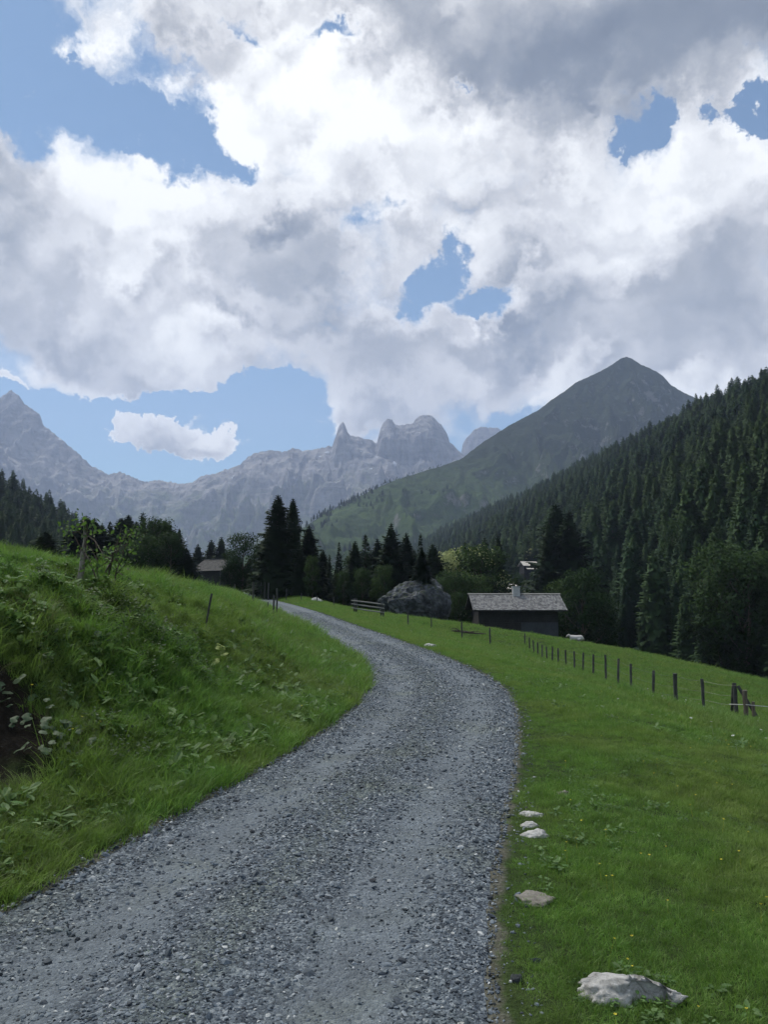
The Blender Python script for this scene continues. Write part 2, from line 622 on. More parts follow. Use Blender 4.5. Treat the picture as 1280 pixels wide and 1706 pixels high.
def leaf_mat(name, cols, trans=.35, patch=.35, patch_cols=None, rough=.6, var=.5, blade=.5, crown=None):
    """Foliage: a hue for each tuft or tree, drifting with place, light passing through."""
    m, t, out = mat(name)
    rnd = t.new('ShaderNodeObjectInfo').outputs['Random']
    isl = t.new('ShaderNodeNewGeometry').outputs['Random Per Island']
    pick = t.math('ADD', t.math('MULTIPLY', rnd, 1 - blade), t.math('MULTIPLY', isl, blade))
    c = t.ramp(pick, [(.12 + .76 * i / max(1, len(cols) - 1), k) for i, k in enumerate(cols)])
    P = pos(t)
    n = t.noise(P, patch, 3, .55)
    if patch_cols:
        c = t.mix(t.rng(n, .42, .62, 0, 1, True), c, patch_cols)
    n2 = t.noise(P, patch * 9, 2, .5)
    c = t.mix(1.0, c, t.ramp(n2, [(.25, 1 - var), (.75, 1 + var * .5)]), 'MULTIPLY')
    d = t.new('ShaderNodeBsdfPrincipled')
    t.put(d.inputs['Base Color'], c)
    d.inputs['Roughness'].default_value = rough
    nrm = None
    if crown is not None:                           # needles and leaves turn outwards on the whole
        oc = t.sep(t.new('ShaderNodeTexCoord').outputs['Object'])
        v_ = t.vmath('NORMALIZE', t.comb(oc[0], oc[1], t.math('SUBTRACT', oc[2], crown) if crown else .9))
        vt_ = t.new('ShaderNodeVectorTransform', vector_type='NORMAL', convert_from='OBJECT', convert_to='WORLD')
        t.put(vt_.inputs[0], v_)
        gn = t.new('ShaderNodeNewGeometry').outputs['Normal']
        nrm = t.vmath('NORMALIZE', t.vmath('ADD', t.vmath('SCALE', t.vmath('NORMALIZE', vt_.outputs[0]), scale=.76), t.vmath('SCALE', gn, scale=.24)))
        t.put(d.inputs['Normal'], nrm)
    d.inputs['Specular IOR Level'].default_value = .25 if crown is None else .04
    tr = t.new('ShaderNodeBsdfTranslucent')
    t.put(tr.inputs[0], t.mix(.6, c, (.15, .29, .035), 'MIX') if trans > .3 else c)
    s = t.new('ShaderNodeMixShader')
    s.inputs[0].default_value = trans
    t.l.new(d.outputs[0], s.inputs[1])
    t.l.new(tr.outputs[0], s.inputs[2])
    t.l.new(s.outputs[0], out.inputs[0])
    return m


M = {}
M['grass'] = leaf_mat('grass', [(.078, .17, .034), (.125, .255, .048), (.165, .305, .06), (.26, .37, .105)], .42, .45, (.20, .275, .07), blade=.6)
M['lush'] = leaf_mat('lush_grass', [(.060, .155, .034), (.112, .245, .048), (.155, .305, .062), (.25, .37, .11)], .42, .5, (.165, .23, .062), blade=.6, var=.75)
M['dry'] = leaf_mat('dry_grass', [(.14, .15, .06), (.18, .17, .08), (.10, .13, .045)], .3, .7)
M['herb'] = leaf_mat('herb', [(.075, .155, .042), (.10, .195, .052), (.14, .225, .08)], .3, .6)
M['shrub'] = leaf_mat('shrub', [(.035, .07, .02), (.05, .09, .026)], .25, 1.0)
M['spruce'] = leaf_mat('spruce_needles', [(.012, .024, .012), (.018, .033, .015), (.025, .042, .018)], .10, .02, var=.3, blade=.25, crown=0)
M['far_spruce'] = leaf_mat('forest_needles', [(.019, .042, .021), (.031, .063, .028), (.050, .088, .034), (.026, .052, .028)], .10, .012, (.047, .080, .031), var=.25, blade=.12, crown=0)
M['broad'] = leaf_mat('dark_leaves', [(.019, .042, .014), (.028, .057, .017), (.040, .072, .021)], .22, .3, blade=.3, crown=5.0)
M['pale'] = leaf_mat('sun_painted_leaves', [(.27, .33, .14), (.36, .40, .19), (.24, .31, .12)], .3, .3, blade=.3, crown=5.0)  # a patch of sunlight is put into the pale leaf colour
M['sapling'] = leaf_mat('sapling_leaves', [(.06, .12, .035), (.09, .155, .045)], .35, .8)
M['coltsfoot'] = leaf_mat('coltsfoot_leaves', [(.055, .095, .048), (.075, .12, .06), (.045, .085, .038)], .25, 3)
M['yellowleaf'] = leaf_mat('yellow_green_leaves', [(.24, .30, .07), (.21, .28, .06)], .35, 3)
M['petal'] = leaf_mat('yellow_petals', [(.62, .52, .03), (.68, .60, .06)], .2, 3)
M['white_petal'] = leaf_mat('white_petals', [(.62, .64, .58), (.5, .55, .5)], .2, 3)

# bark
m, t, out = mat('bark')
P = pos(t)
n = t.noise(t.vmath('MULTIPLY', P, (9, 9, 2.2)), 1.6, 5, .6)
principled(t, out, t.ramp(n, [(.3, (.035, .028, .022)), (.6, (.085, .07, .056)), (.8, (.13, .115, .10))]), .9, t.bump(n, .6, .03))
M['bark'] = m
m, t, out = mat('pale_bark')
P = pos(t)
n = t.noise(t.vmath('MULTIPLY', P, (9, 9, 4)), 2.2, 5, .6)
principled(t, out, t.ramp(n, [(.32, (.07, .065, .05)), (.5, (.17, .16, .13)), (.75, (.28, .265, .225))]), .9, t.bump(n, .5, .02))
M['pale_bark'] = m

# weathered timber
for nm, a, b, c in (('post_wood', (.022, .022, .021), (.055, .056, .054), (.11, .11, .106)),
                    ('brown_wood', (.05, .04, .03), (.11, .09, .07), (.18, .155, .125)),
                    ('barn_wood', (.010, .010, .0105), (.02, .02, .0205), (.04, .039, .038)),
                    ('plank_wood', (.022, .025, .031), (.04, .045, .054), (.066, .073, .084)),
                    ('rail_wood', (.10, .10, .09), (.2, .2, .185), (.32, .32, .30))):
    m, t, out = mat(nm)
    tc = t.new('ShaderNodeTexCoord').outputs['Object']
    n = t.noise(t.vmath('MULTIPLY', tc, (14, 14, 1.5)), 2.0, 5, .62)
    n2 = t.noise(pos(t), 1.3, 3, .5)
    c_ = t.ramp(t.math('MULTIPLY_ADD', n2, .35, t.math('MULTIPLY', n, .7)), [(.3, a), (.52, b), (.75, c)])
    principled(t, out, c_, .85, t.bump(n, .5, .01))
    M[nm] = m

# shingles
for nm, cs in (('shingle', [(.25, (.085, .086, .09)), (.5, (.155, .156, .158)), (.78, (.245, .246, .242))]),
               ('old_shingle', [(.25, (.022, .022, .023)), (.5, (.04, .04, .039)), (.8, (.07, .07, .066))])):
    m, t, out = mat(nm)
    rnd = t.new('ShaderNodeNewGeometry').outputs['Random Per Island']
    n = t.noise(pos(t), 6, 4, .6)
    c_ = t.ramp(t.math('ADD', t.math('MULTIPLY', rnd, .55), t.math('MULTIPLY', n, .5)), cs)
    principled(t, out, c_, .8, t.bump(n, .4, .01))
    M[nm] = m
m, t, out = mat('plaster')
n = t.noise(pos(t), 4, 4, .6)
principled(t, out, t.ramp(n, [(.3, (.30, .31, .32)), (.7, (.42, .43, .44))]), .85, t.bump(n, .3, .01))
M['plaster'] = m
m, t, out = mat('pale_roof')
n = t.noise(pos(t), 2, 4, .6)
principled(t, out, t.ramp(n, [(.3, (.46, .43, .39)), (.7, (.62, .59, .54))]), .7)
M['pale_roof'] = m
m, t, out = mat('dark_opening')
principled(t, out, (.012, .012, .013), .6)
M['dark'] = m
m, t, out = mat('wire')
principled(t, out, (.12, .12, .12), .5, metal=.3)
M['wire'] = m
m, t, out = mat('fence_tape')
principled(t, out, (.5, .5, .5), .5)
M['tape'] = m
m, t, out = mat('hide')
n = t.noise(pos(t), 6, 3, .5)
principled(t, out, t.ramp(n, [(.3, (.36, .35, .33)), (.7, (.46, .45, .43))]), .8)
M['hide'] = m
m, t, out = mat('muzzle')
principled(t, out, (.20, .13, .12), .6)
M['muzzle'] = m

# boulders and stones
m, t, out = mat('boulder_rock')
P = pos(t)
n = t.noise(P, .9, 8, .62, dist=.6)
v = t.voro(t.vmath('ADD', P, t.vmath('SCALE', t.noise(P, 2, 3, color=True), scale=.8)), 1.1, 'DISTANCE_TO_EDGE')
c_ = t.ramp(n, [(.34, (.018, .021, .023)), (.47, (.05, .056, .063)), (.57, (.10, .11, .122)), (.72, (.20, .21, .22))])
c_ = t.mix(t.rng(v, .0, .07, .55, 0), c_, (.03, .032, .03))
moss = t.math('MULTIPLY', t.rng(t.noise(P, 1.7, 4), .5, .62, 0, 1, True), t.rng(t.sep(t.new('ShaderNodeNewGeometry').outputs['Normal'])[2], .25, .7, 0, .85))
c_ = t.mix(moss, c_, (.04, .055, .02))
principled(t, out, c_, .9, t.bump(t.math('ADD', n, t.rng(v, 0, .1, 0, .3)), .9, .3))
M['boulder'] = m
for nm, sc_, cs in (('field_stone', 1.0, [(.30, (.08, .075, .065)), (.42, (.30, .295, .28)), (.56, (.50, .495, .475)), (.8, (.62, .61, .59))]),
                    ('earthy_stone', 1.0, [(.3, (.10, .09, .075)), (.5, (.20, .185, .16)), (.75, (.33, .31, .28))])):
    m, t, out = mat(nm)
    P = pos(t)
    n = t.noise(P, 12, 9, .72, dist=.9)
    n2 = t.noise(P, 70, 5, .7)
    f = t.math('ADD', t.math('MULTIPLY', n, .75), t.math('MULTIPLY', n2, .25))
    principled(t, out, t.ramp(f, cs), .9, t.bump(f, .8, .03))
    M[nm] = m

# gravel
m, t, out = mat('gravel_stone')
oi = t.new('ShaderNodeObjectInfo')
rnd = oi.outputs['Random']
P = pos(t)
c_ = t.ramp(rnd, [(0, (.020, .026, .034)), (.25, (.060, .077, .096)), (.5, (.112, .138, .164)), (.78, (.175, .205, .231)), (.95, (.26, .288, .308)), (1, (.46, .475, .47))])
tint = t.noise(P, .9, 4, .55)
c_ = t.mix(t.rng(tint, .50, .68, 0, .55, True), c_, t.mix(1.0, c_, (1.0, .98, .74), 'MULTIPLY'))
n = t.noise(P, 60, 3, .6)
c_ = t.mix(1.0, c_, t.ramp(n, [(.3, .75), (.7, 1.2)]), 'MULTIPLY')
principled(t, out, c_, .75, t.bump(n, .4, .004), .35)
M['gravel'] = m
m, t, out = mat('road_bed')
P = pos(t)
v1 = t.voro(P, 42, 'F1', out='Color')
v2 = t.voro(P, 95, 'F1', out='Color')
d1 = t.voro(P, 42, 'F1')
d2 = t.voro(P, 95, 'F1')
g = t.math('ADD', t.math('MULTIPLY', t.sep(v1)[0], .55), t.math('MULTIPLY', t.sep(v2)[1], .45))
c_ = t.ramp(g, [(.1, (.026, .034, .044)), (.45, (.070, .088, .108)), (.7, (.128, .154, .178)), (.95, (.25, .275, .29))])
tk = t.new('ShaderNodeAttribute')
tk.attribute_name = 'track'
tk = t.math('ADD', tk.outputs['Fac'], t.math('MULTIPLY', t.math('SUBTRACT', t.noise(P, 1.6, 5, .65), .5), .8))
fines = t.ramp(t.noise(P, 130, 4, .7), [(.3, (.105, .127, .146)), (.6, (.162, .188, .209)), (.8, (.23, .255, .272))])
c_ = t.mix(t.rng(tk, .2, .85, 0, .6, True), c_, fines)
c_ = t.mix(t.rng(tk, -.15, -.75, 0, .55, True), c_, t.mix(1.0, c_, (.78, .80, .60), 'MULTIPLY'))
big = t.noise(P, .55, 5, .6)
c_ = t.mix(t.rng(big, .48, .7, 0, .6, True), c_, t.mix(1.0, c_, (1.0, .98, .7), 'MULTIPLY'))
c_ = t.mix(1.0, c_, t.ramp(t.noise(P, 2.3, 4, .6), [(.3, .8), (.7, 1.18)]), 'MULTIPLY')
h = t.math('ADD', t.math('MULTIPLY', d1, -.6), t.math('MULTIPLY', d2, -.4))
principled(t, out, c_, .85, t.bump(h, .9, .02), .3)
M['road'] = m

# meadow soil under the grass
m, t, out = mat('meadow_soil')
P = pos(t)
n = t.noise(P, .8, 6, .6)
n2 = t.noise(P, 14, 5, .65)
c_ = t.ramp(n, [(.3, (.026, .044, .013)), (.5, (.036, .060, .017)), (.72, (.052, .074, .024))])
c_ = t.mix(1.0, c_, t.ramp(n2, [(.3, .6), (.7, 1.3)]), 'MULTIPLY')
x, y, z = t.sep(P)[:3]
dd = t.vmath('LENGTH', t.vmath('MULTIPLY', t.vmath('SUBTRACT', P, (-3.15, 6.3, 0.6)), (1.0, .72, .9)))
dd = t.math('ADD', dd, t.math('MULTIPLY', t.math('SUBTRACT', t.noise(P, 2.2, 5, .6), .5), 1.4))
soil = t.ramp(n2, [(.3, (.009, .0075, .006)), (.55, (.02, .0165, .0125)), (.8, (.042, .035, .027))])
c_ = t.mix(t.rng(dd, .45, .9, 1, 0, True), c_, soil)
vg = t.new('ShaderNodeAttribute')
vg.attribute_name = 'verge'
gr = t.ramp(t.noise(P, 38, 4, .7), [(.3, (.045, .045, .036)), (.5, (.11, .105, .085)), (.72, (.20, .20, .18))])
wear = t.math('ADD', vg.outputs['Fac'], t.math('MULTIPLY', t.math('SUBTRACT', t.noise(P, 5, 4, .6), .5), .9))
c_ = t.mix(t.rng(wear, .62, .95, 0, .85, True), c_, gr)
principled(t, out, c_, .95, t.bump(t.math('ADD', n2, t.noise(P, 60, 3, .6)), .8, .04), .1)
M['soil'] = m

# forest floor
m, t, out = mat('forest_floor')
P = pos(t)
n = t.noise(P, .05, 6, .6)
principled(t, out, t.ramp(n, [(.3, (.022, .030, .014)), (.6, (.035, .05, .02)), (.8, (.06, .08, .03))]), .95)
M['floor'] = m

# limestone massif
m, t, out = mat('limestone')
geo = t.new('ShaderNodeNewGeometry')
P = geo.outputs['Position']
nz = t.sep(geo.outputs['Normal'])[2]
z = t.sep(P)[2]
n = t.noise(P, .004, 8, .6)
n2 = t.noise(P, .014, 6, .58)
st = t.noise(t.vmath('MULTIPLY', P, (.15, .15, 1.6)), .014, 5, .6, dist=.8)
streak = t.noise(t.vmath('MULTIPLY', P, (1.0, 1.0, .12)), .03, 5, .65)
rock = t.ramp(t.math('ADD', t.math('ADD', t.math('MULTIPLY', n2, .38), t.math('MULTIPLY', st, .30)), t.math('MULTIPLY', streak, .32)), [(.38, (.075, .072, .082)), (.48, (.175, .167, .175)), (.60, (.31, .295, .292))])
scree = t.ramp(n2, [(.3, (.25, .236, .232)), (.7, (.40, .378, .36))])
f_scree = t.math('MULTIPLY', t.rng(nz, .60, .80, 0, 1, True), t.rng(n, .40, .56, 0.15, 1, True))
c_ = t.mix(f_scree, rock, scree)
green = t.ramp(n2, [(.3, (.05, .075, .03)), (.7, (.11, .14, .06))])
fg = t.math('MULTIPLY', t.rng(t.math('ADD', z, t.math('MULTIPLY', t.math('SUBTRACT', n, .5), 900)), 420, 800, 1, 0, True), t.rng(nz, .35, .6, .4, 1, True))
fg = t.math('MULTIPLY', fg, t.rng(n2, .35, .55, .35, .95, True))
c_ = t.mix(fg, c_, green)
snow = t.math('MULTIPLY', t.rng(t.noise(P, .013, 3, .5), .70, .72, 0, 1), t.rng(nz, .5, .6, 0, 1))
c_ = t.mix(snow, c_, (.72, .74, .78))
principled(t, out, c_, .95, t.bump(t.math('ADD', t.math('ADD', n2, t.math('MULTIPLY', st, .5)), t.math('MULTIPLY', streak, .7)), 1.0, 38), .1)
M['limestone'] = m

# grassy alp
m, t, out = mat('alpine_slope')
geo = t.new('ShaderNodeNewGeometry')
P = geo.outputs['Position']
nz = t.sep(geo.outputs['Normal'])[2]
n = t.noise(P, .006, 6, .6)
n2 = t.noise(P, .03, 7, .68)
x, y, z = t.sep(P)[:3]
grass = t.ramp(n, [(.3, (.034, .060, .021)), (.5, (.050, .084, .027)), (.72, (.082, .122, .04))])
shrub = t.ramp(n2, [(.3, (.016, .030, .014)), (.7, (.035, .058, .024))])
c_ = t.mix(t.rng(n2, .42, .62, 0, .85, True), grass, shrub)
high = t.rng(t.math('ADD', z, t.math('MULTIPLY', t.math('SUBTRACT', n, .5), 260)), 200, 440, 0, 1, True)
c_ = t.mix(t.math('MULTIPLY', high, .85), c_, t.ramp(n2, [(.3, (.011, .018, .012)), (.7, (.026, .036, .020))]))  # upper face darkened in colour to stand for cloud shadow
rk = t.math('MULTIPLY', t.rng(nz, .62, .45, 0, 1, True), t.rng(n2, .5, .62, 0, .8, True))
c_ = t.mix(rk, c_, (.18, .175, .165))
principled(t, out, c_, .95, t.bump(n2, 1.0, 12), .1)
M['alp'] = m
#PART2
# ------------------------------------------------------------------ mountains
def grid_mesh(name, X, Y, Z, mt, smooth=True):
    n, k = X.shape
    V = np.stack([X, Y, Z], -1).reshape(-1, 3)
    i = np.arange(n * k).reshape(n, k)
    Q = np.stack([i[:-1, :-1], i[1:, :-1], i[1:, 1:], i[:-1, 1:]], -1).reshape(-1, 4)
    me = mesh_np(name, V, Q, [mt], smooth)
    me.update()
    # faces look up
    if me.polygons and sum(p.normal.z for p in list(me.polygons)[:200]) < 0:
        me.flip_normals()
    return me


def interp_pts(pts, u):
    return np.interp(u, [p[0] for p in pts], [p[1] for p in pts])


def ridge_world(us, vs, Yr):
    a = (us - 640) / F
    e = -(vs - 853) / F
    c, s = math.cos(PITCH), math.sin(PITCH)
    dy, dz = c - e * s, s + e * c
    return a / dy * Yr, CAM_H + dz / dy * Yr


def massif(name, base, full, Yr0, Df, zb, u0, u1, nu, ns, seed, power=1.5, rough=.20, wall=130, mt='limestone', jag=3.0):
    us = np.linspace(u0, u1, nu)
    Yr = Yr0(us) if callable(Yr0) else np.full(nu, float(Yr0))
    vb = interp_pts(base, us)
    vf = interp_pts(full, us)
    vf = np.minimum(vf, vb)
    xr, zr = ridge_world(us, vb, Yr)
    _, zf = ridge_world(us, vf, Yr)
    tower = zf - zr
    s = np.concatenate([np.linspace(-.35, -.02, ns // 5), np.linspace(0, 1, ns) ** 1.35])
    S, X = np.meshgrid(s, xr)
    YR = np.repeat(Yr[:, None], len(s), 1)
    Yg = YR - S * Df
    H = np.repeat((zr - zb)[:, None], len(s), 1)
    px = Yr.mean() / F
    wx = X + 220 * px / 4 * fbm(X / (90 * px) + seed, Yg / (120 * px), 3)
    prof = np.where(S >= 0, (1 - np.clip(S, 0, 1)) ** power, np.clip(1 + S * 2.2, 0, 1))
    if name == 'mountain_range':                    # the pale terrace at the foot of the towers
        col = (sstep(636, 660, us) * (1 - sstep(752, 772, us)))[:, None]
        flat = np.where(S >= 0, 1 - .16 * S / .09, prof)
        prof = prof + col * (np.clip(flat, 0, 1) - prof) * (1 - sstep(.075, .12, S)) * (S >= 0)
    sp = ridged(wx / (75 * px) + seed, Yg / (170 * px), 5)
    big = fbm(wx / (160 * px) + seed * 2, Yg / (160 * px), 4)
    sa = np.clip(np.abs(S), 0, 1)
    amp = sstep(0, .30, sa) * (1 - sstep(.55, 1.0, sa) * .6)
    gul = ridged(wx / (22 * px) + seed * 3, Yg / (60 * px), 4)
    Z = zb + H * prof
    Z = Z + H * rough * (amp * (sp - .55) * 1.5 + amp * big * .5) + H * rough * .26 * (sstep(0, .06, sa) * (gul - .6))
    small = fbm(X / (9 * px) + seed, Yg / (12 * px), 4)
    Z = Z + px * jag * small * sstep(0, .03, sa + .012)
    # the crest's own teeth
    tooth = (fbm(xr / (5 * px) + seed, xr * 0 + seed, 4) * jag * .8 * px)[:, None]
    Z = Z + tooth * (1 - sstep(0, .12, sa))
    # sheer towers stand on the ridge
    dY = np.abs(Yg - YR + wall * .35)
    flute = fbm(X / (7 * px) + 3, Yg / (40 * px), 3)
    edge = wall * (1 + .35 * flute)
    crag = 1 + .05 * fbm(xr / (6 * px) + 8, xr * 0 + 1, 4)[:, None] - .10 * sstep(.2, .9, dY / edge) * (1 + flute)
    Z = Z + tower[:, None] * crag * (1 - sstep(edge * .78, edge, dY))
    o = ob(name, grid_mesh(name, X, Yg, Z, M[mt]))
    o['kind'] = 'structure'
    return o


FAR_BASE = [(-400, 700), (-120, 640), (-40, 668), (0, 662), (18, 650), (32, 660), (40, 672), (58, 684), (66, 690), (70, 706), (100, 731), (130, 755), (150, 775), (180, 790), (200, 786), (215, 792),
            (240, 803), (265, 800), (300, 806), (320, 804), (335, 794), (360, 788), (400, 774), (412, 762), (425, 755), (450, 750), (470, 752), (490, 747), (505, 751), (520, 749),
            (545, 744), (575, 740), (600, 735), (628, 740), (660, 742), (700, 738), (740, 735), (752, 738), (765, 752), (790, 770), (860, 800), (1000, 830), (1300, 860)]
TOWERS = [(-400, 900), (550, 900), (551, 748), (556, 736), (560, 724), (566, 706), (569, 703), (573, 703), (578, 718), (583, 724), (600, 728), (614, 731), (628, 738), (630, 731), (634, 714), (640, 702), (647, 697), (654, 699), (659, 708),
          (672, 708), (689, 704), (693, 699), (701, 693), (711, 690), (719, 693), (727, 699), (736, 708), (743, 718), (749, 732), (750, 900), (1300, 900)]
far = massif('mountain_range', FAR_BASE, [(u, min(v, 10000)) for u, v in TOWERS], 5200, 2300, 20, -400, 1000, 700, 170, 3.3, 1.55, .22, 150, jag=4.5)
LUMP = [(600, 900), (740, 820), (768, 760), (771, 740), (778, 729), (790, 716), (800, 711), (812, 712), (830, 713), (850, 725), (900, 760), (1000, 830)]
massif('distant_peak', LUMP, LUMP, 6200, 900, 60, 640, 1000, 160, 50, 8.1, 1.1, .12, 150)

ALP = [(300, 985), (420, 925), (500, 884), (522, 868), (545, 853), (570, 842), (600, 826), (650, 803), (700, 787), (740, 775), (770, 764), (800, 740), (850, 708), (900, 682), (922, 664), (940, 653), (960, 637), (985, 626), (1000, 619),
       (1020, 608), (1034, 598), (1045, 594), (1053, 597), (1068, 607), (1095, 619), (1105, 626), (1118, 641), (1140, 654), (1165, 665), (1185, 661), (1200, 656), (1215, 660), (1240, 675), (1320, 690), (1500, 700), (1800, 780)]


def alp_y(u):
    return np.interp(u, [300, 520, 760, 1045, 1800], [1350, 1650, 2050, 2600, 2800])


massif('green_peak', ALP, ALP, alp_y, 1050, -15, 300, 1800, 420, 130, 5.7, 1.45, .17, 60, 'alp', 1.6)


# ------------------------------------------------------------------ wooded hillsides
CREST = np.array([(250, -60, 110), (262, 120, 120), (240, 330, 121), (224, 450, 119), (245, 700, 140), (232, 850, 141), (196, 1000, 128), (139, 1150, 113), (95, 1250, 98), (30, 1500, 70)], float)
FOOT = np.array([(70, -60, -14), (62, 30, -14), (52, 95, -13), (46, 150, -12), (34, 260, -11), (22, 400, -10), (2, 560, -10), (-18, 760, -10), (-40, 1000, -10), (-80, 1300, -10)], float)
LCREST = np.array([(-330, 120, 120), (-330, 330, 105), (-262, 430, 84), (-215, 430, 56), (-180, 470, 34), (-150, 520, 14), (-120, 620, -14)], float)
LFOOT = np.array([(-120, 90, -6), (-110, 160, -8), (-95, 230, -10), (-90, 270, -11), (-88, 300, -11), (-86, 340, -12), (-80, 420, -16)], float)


def hillside(C, Fo):
    k = np.linspace(0, 1, len(C))

    def f(t, s):
        c = np.stack([np.interp(t, k, C[:, i]) for i in range(3)], -1)
        f_ = np.stack([np.interp(t, k, Fo[:, i]) for i in range(3)], -1)
        s2 = np.minimum(s, 1)
        p = f_ + (c - f_) * s2[..., None]
        over = np.maximum(s - 1, 0)
        d = (c - f_)
        p = p + d * over[..., None] * np.array([1, 1, -.6])
        p[..., 2] += (6 * fbm(p[..., 0] / 70, p[..., 1] / 70, 4) + 5 * np.sin(np.pi * np.clip(s, 0, 1)) * fbm(p[..., 0] / 160 + 4, p[..., 1] / 160, 3)) * sstep(0, .15, s)
        return p
    return f


hill_r = hillside(CREST, FOOT)
hill_l = hillside(LCREST, LFOOT)
for nm, f in (('wooded_hillside_right', hill_r), ('wooded_hillside_left', hill_l)):
    t_, s_ = np.meshgrid(np.linspace(0, 1, 120), np.linspace(-.05, 1.4, 60), indexing='ij')
    p = f(t_, s_)
    o = ob(nm, grid_mesh(nm, p[..., 0], p[..., 1], p[..., 2], M['floor']))
    o['kind'] = 'structure'

# ------------------------------------------------------------------ ground and road


def spaced(lo, hi, d0, growth, start=0.0, keep=0.0):
    """Coordinates that are d0 apart round start and spread out with distance."""
    out = [start]
    d = d0
    while out[-1] < hi:
        if out[-1] - start > keep:
            d *= growth
        out.append(out[-1] + d)
    neg = [start]
    d = d0
    while neg[-1] > lo:
        if start - neg[-1] > keep:
            d *= growth
        neg.append(neg[-1] - d)
    return np.array(sorted(set(neg + out)))


gx = spaced(-6500, 6500, .11, 1.035, -1.0, 5)
gy = spaced(-300, 7500, .11, 1.026, 5.0, 6)
GX, GY = np.meshgrid(gx, gy, indexing='ij')
GZ = gz(GX, GY)
yc = np.clip(GY, -12, 199)
inside = np.minimum(GX - xL(yc), xR(yc) - GX)
GZ = GZ - .09 * sstep(0.0, .25, inside) * (GY < 150)
o = ob('meadow_ground', grid_mesh('meadow_ground', GX, GY, GZ, M['soil']))
va = o.data.attributes.new('verge', 'FLOAT', 'POINT')
va.data.foreach_set('value', np.exp(-np.maximum(-inside, 0) / .11).ravel().astype(np.float32))
o['kind'] = 'structure'

ry = np.concatenate([np.arange(-8, 14, .07), np.arange(14, 45, .2), np.arange(45, 150, .8)])
rw = np.linspace(-.06, 1.06, 34)
T, YY = np.meshgrid(rw, ry, indexing='ij')
edge_l = fbm(YY * 1.1, YY * 0 + 2, 4) * .13
edge_r = fbm(YY * 1.3, YY * 0 + 9, 4) * .07
RX = xL(YY) + (xR(YY) - xL(YY)) * T + edge_l * (1 - T) + edge_r * T
RZ = zR(YY)


def road_relief(x, y, T):
    ruts = -.028 * (np.exp(-((T - .25) / .11) ** 2) + np.exp(-((T - .75) / .11) ** 2)) + .012 * np.exp(-((T - .5) / .12) ** 2)
    lip = -.06 * (sstep(.92, 1.06, T) + sstep(.08, -.06, T))
    return ruts + lip + .014 * fbm(x * 2.2, y * 2.2, 4) + .012


o = ob('gravel_road', grid_mesh('gravel_road', RX, YY, RZ + road_relief(RX, YY, T), M['road']))
va = o.data.attributes.new('track', 'FLOAT', 'POINT')
va.data.foreach_set('value', (np.exp(-((T - .26) / .12) ** 2) + np.exp(-((T - .76) / .12) ** 2) - .7 * np.exp(-((T - .5) / .09) ** 2)).ravel().astype(np.float32))
o['kind'] = 'structure'


def road_z(x, y):
    T = (x - xL(y)) / (xR(y) - xL(y))
    z = np.where((T > -.06) & (T < 1.06), zR(y) + road_relief(x, y, T), -1e9)
    return np.maximum(z, gz(x, y) - .09 * sstep(0.0, .25, np.minimum(x - xL(y), xR(y) - x)))


# ------------------------------------------------------------------ trees
def tris(mesh_name, V, Fc, mt):
    return mesh_np(mesh_name, np.array(V), np.array(Fc), [mt])


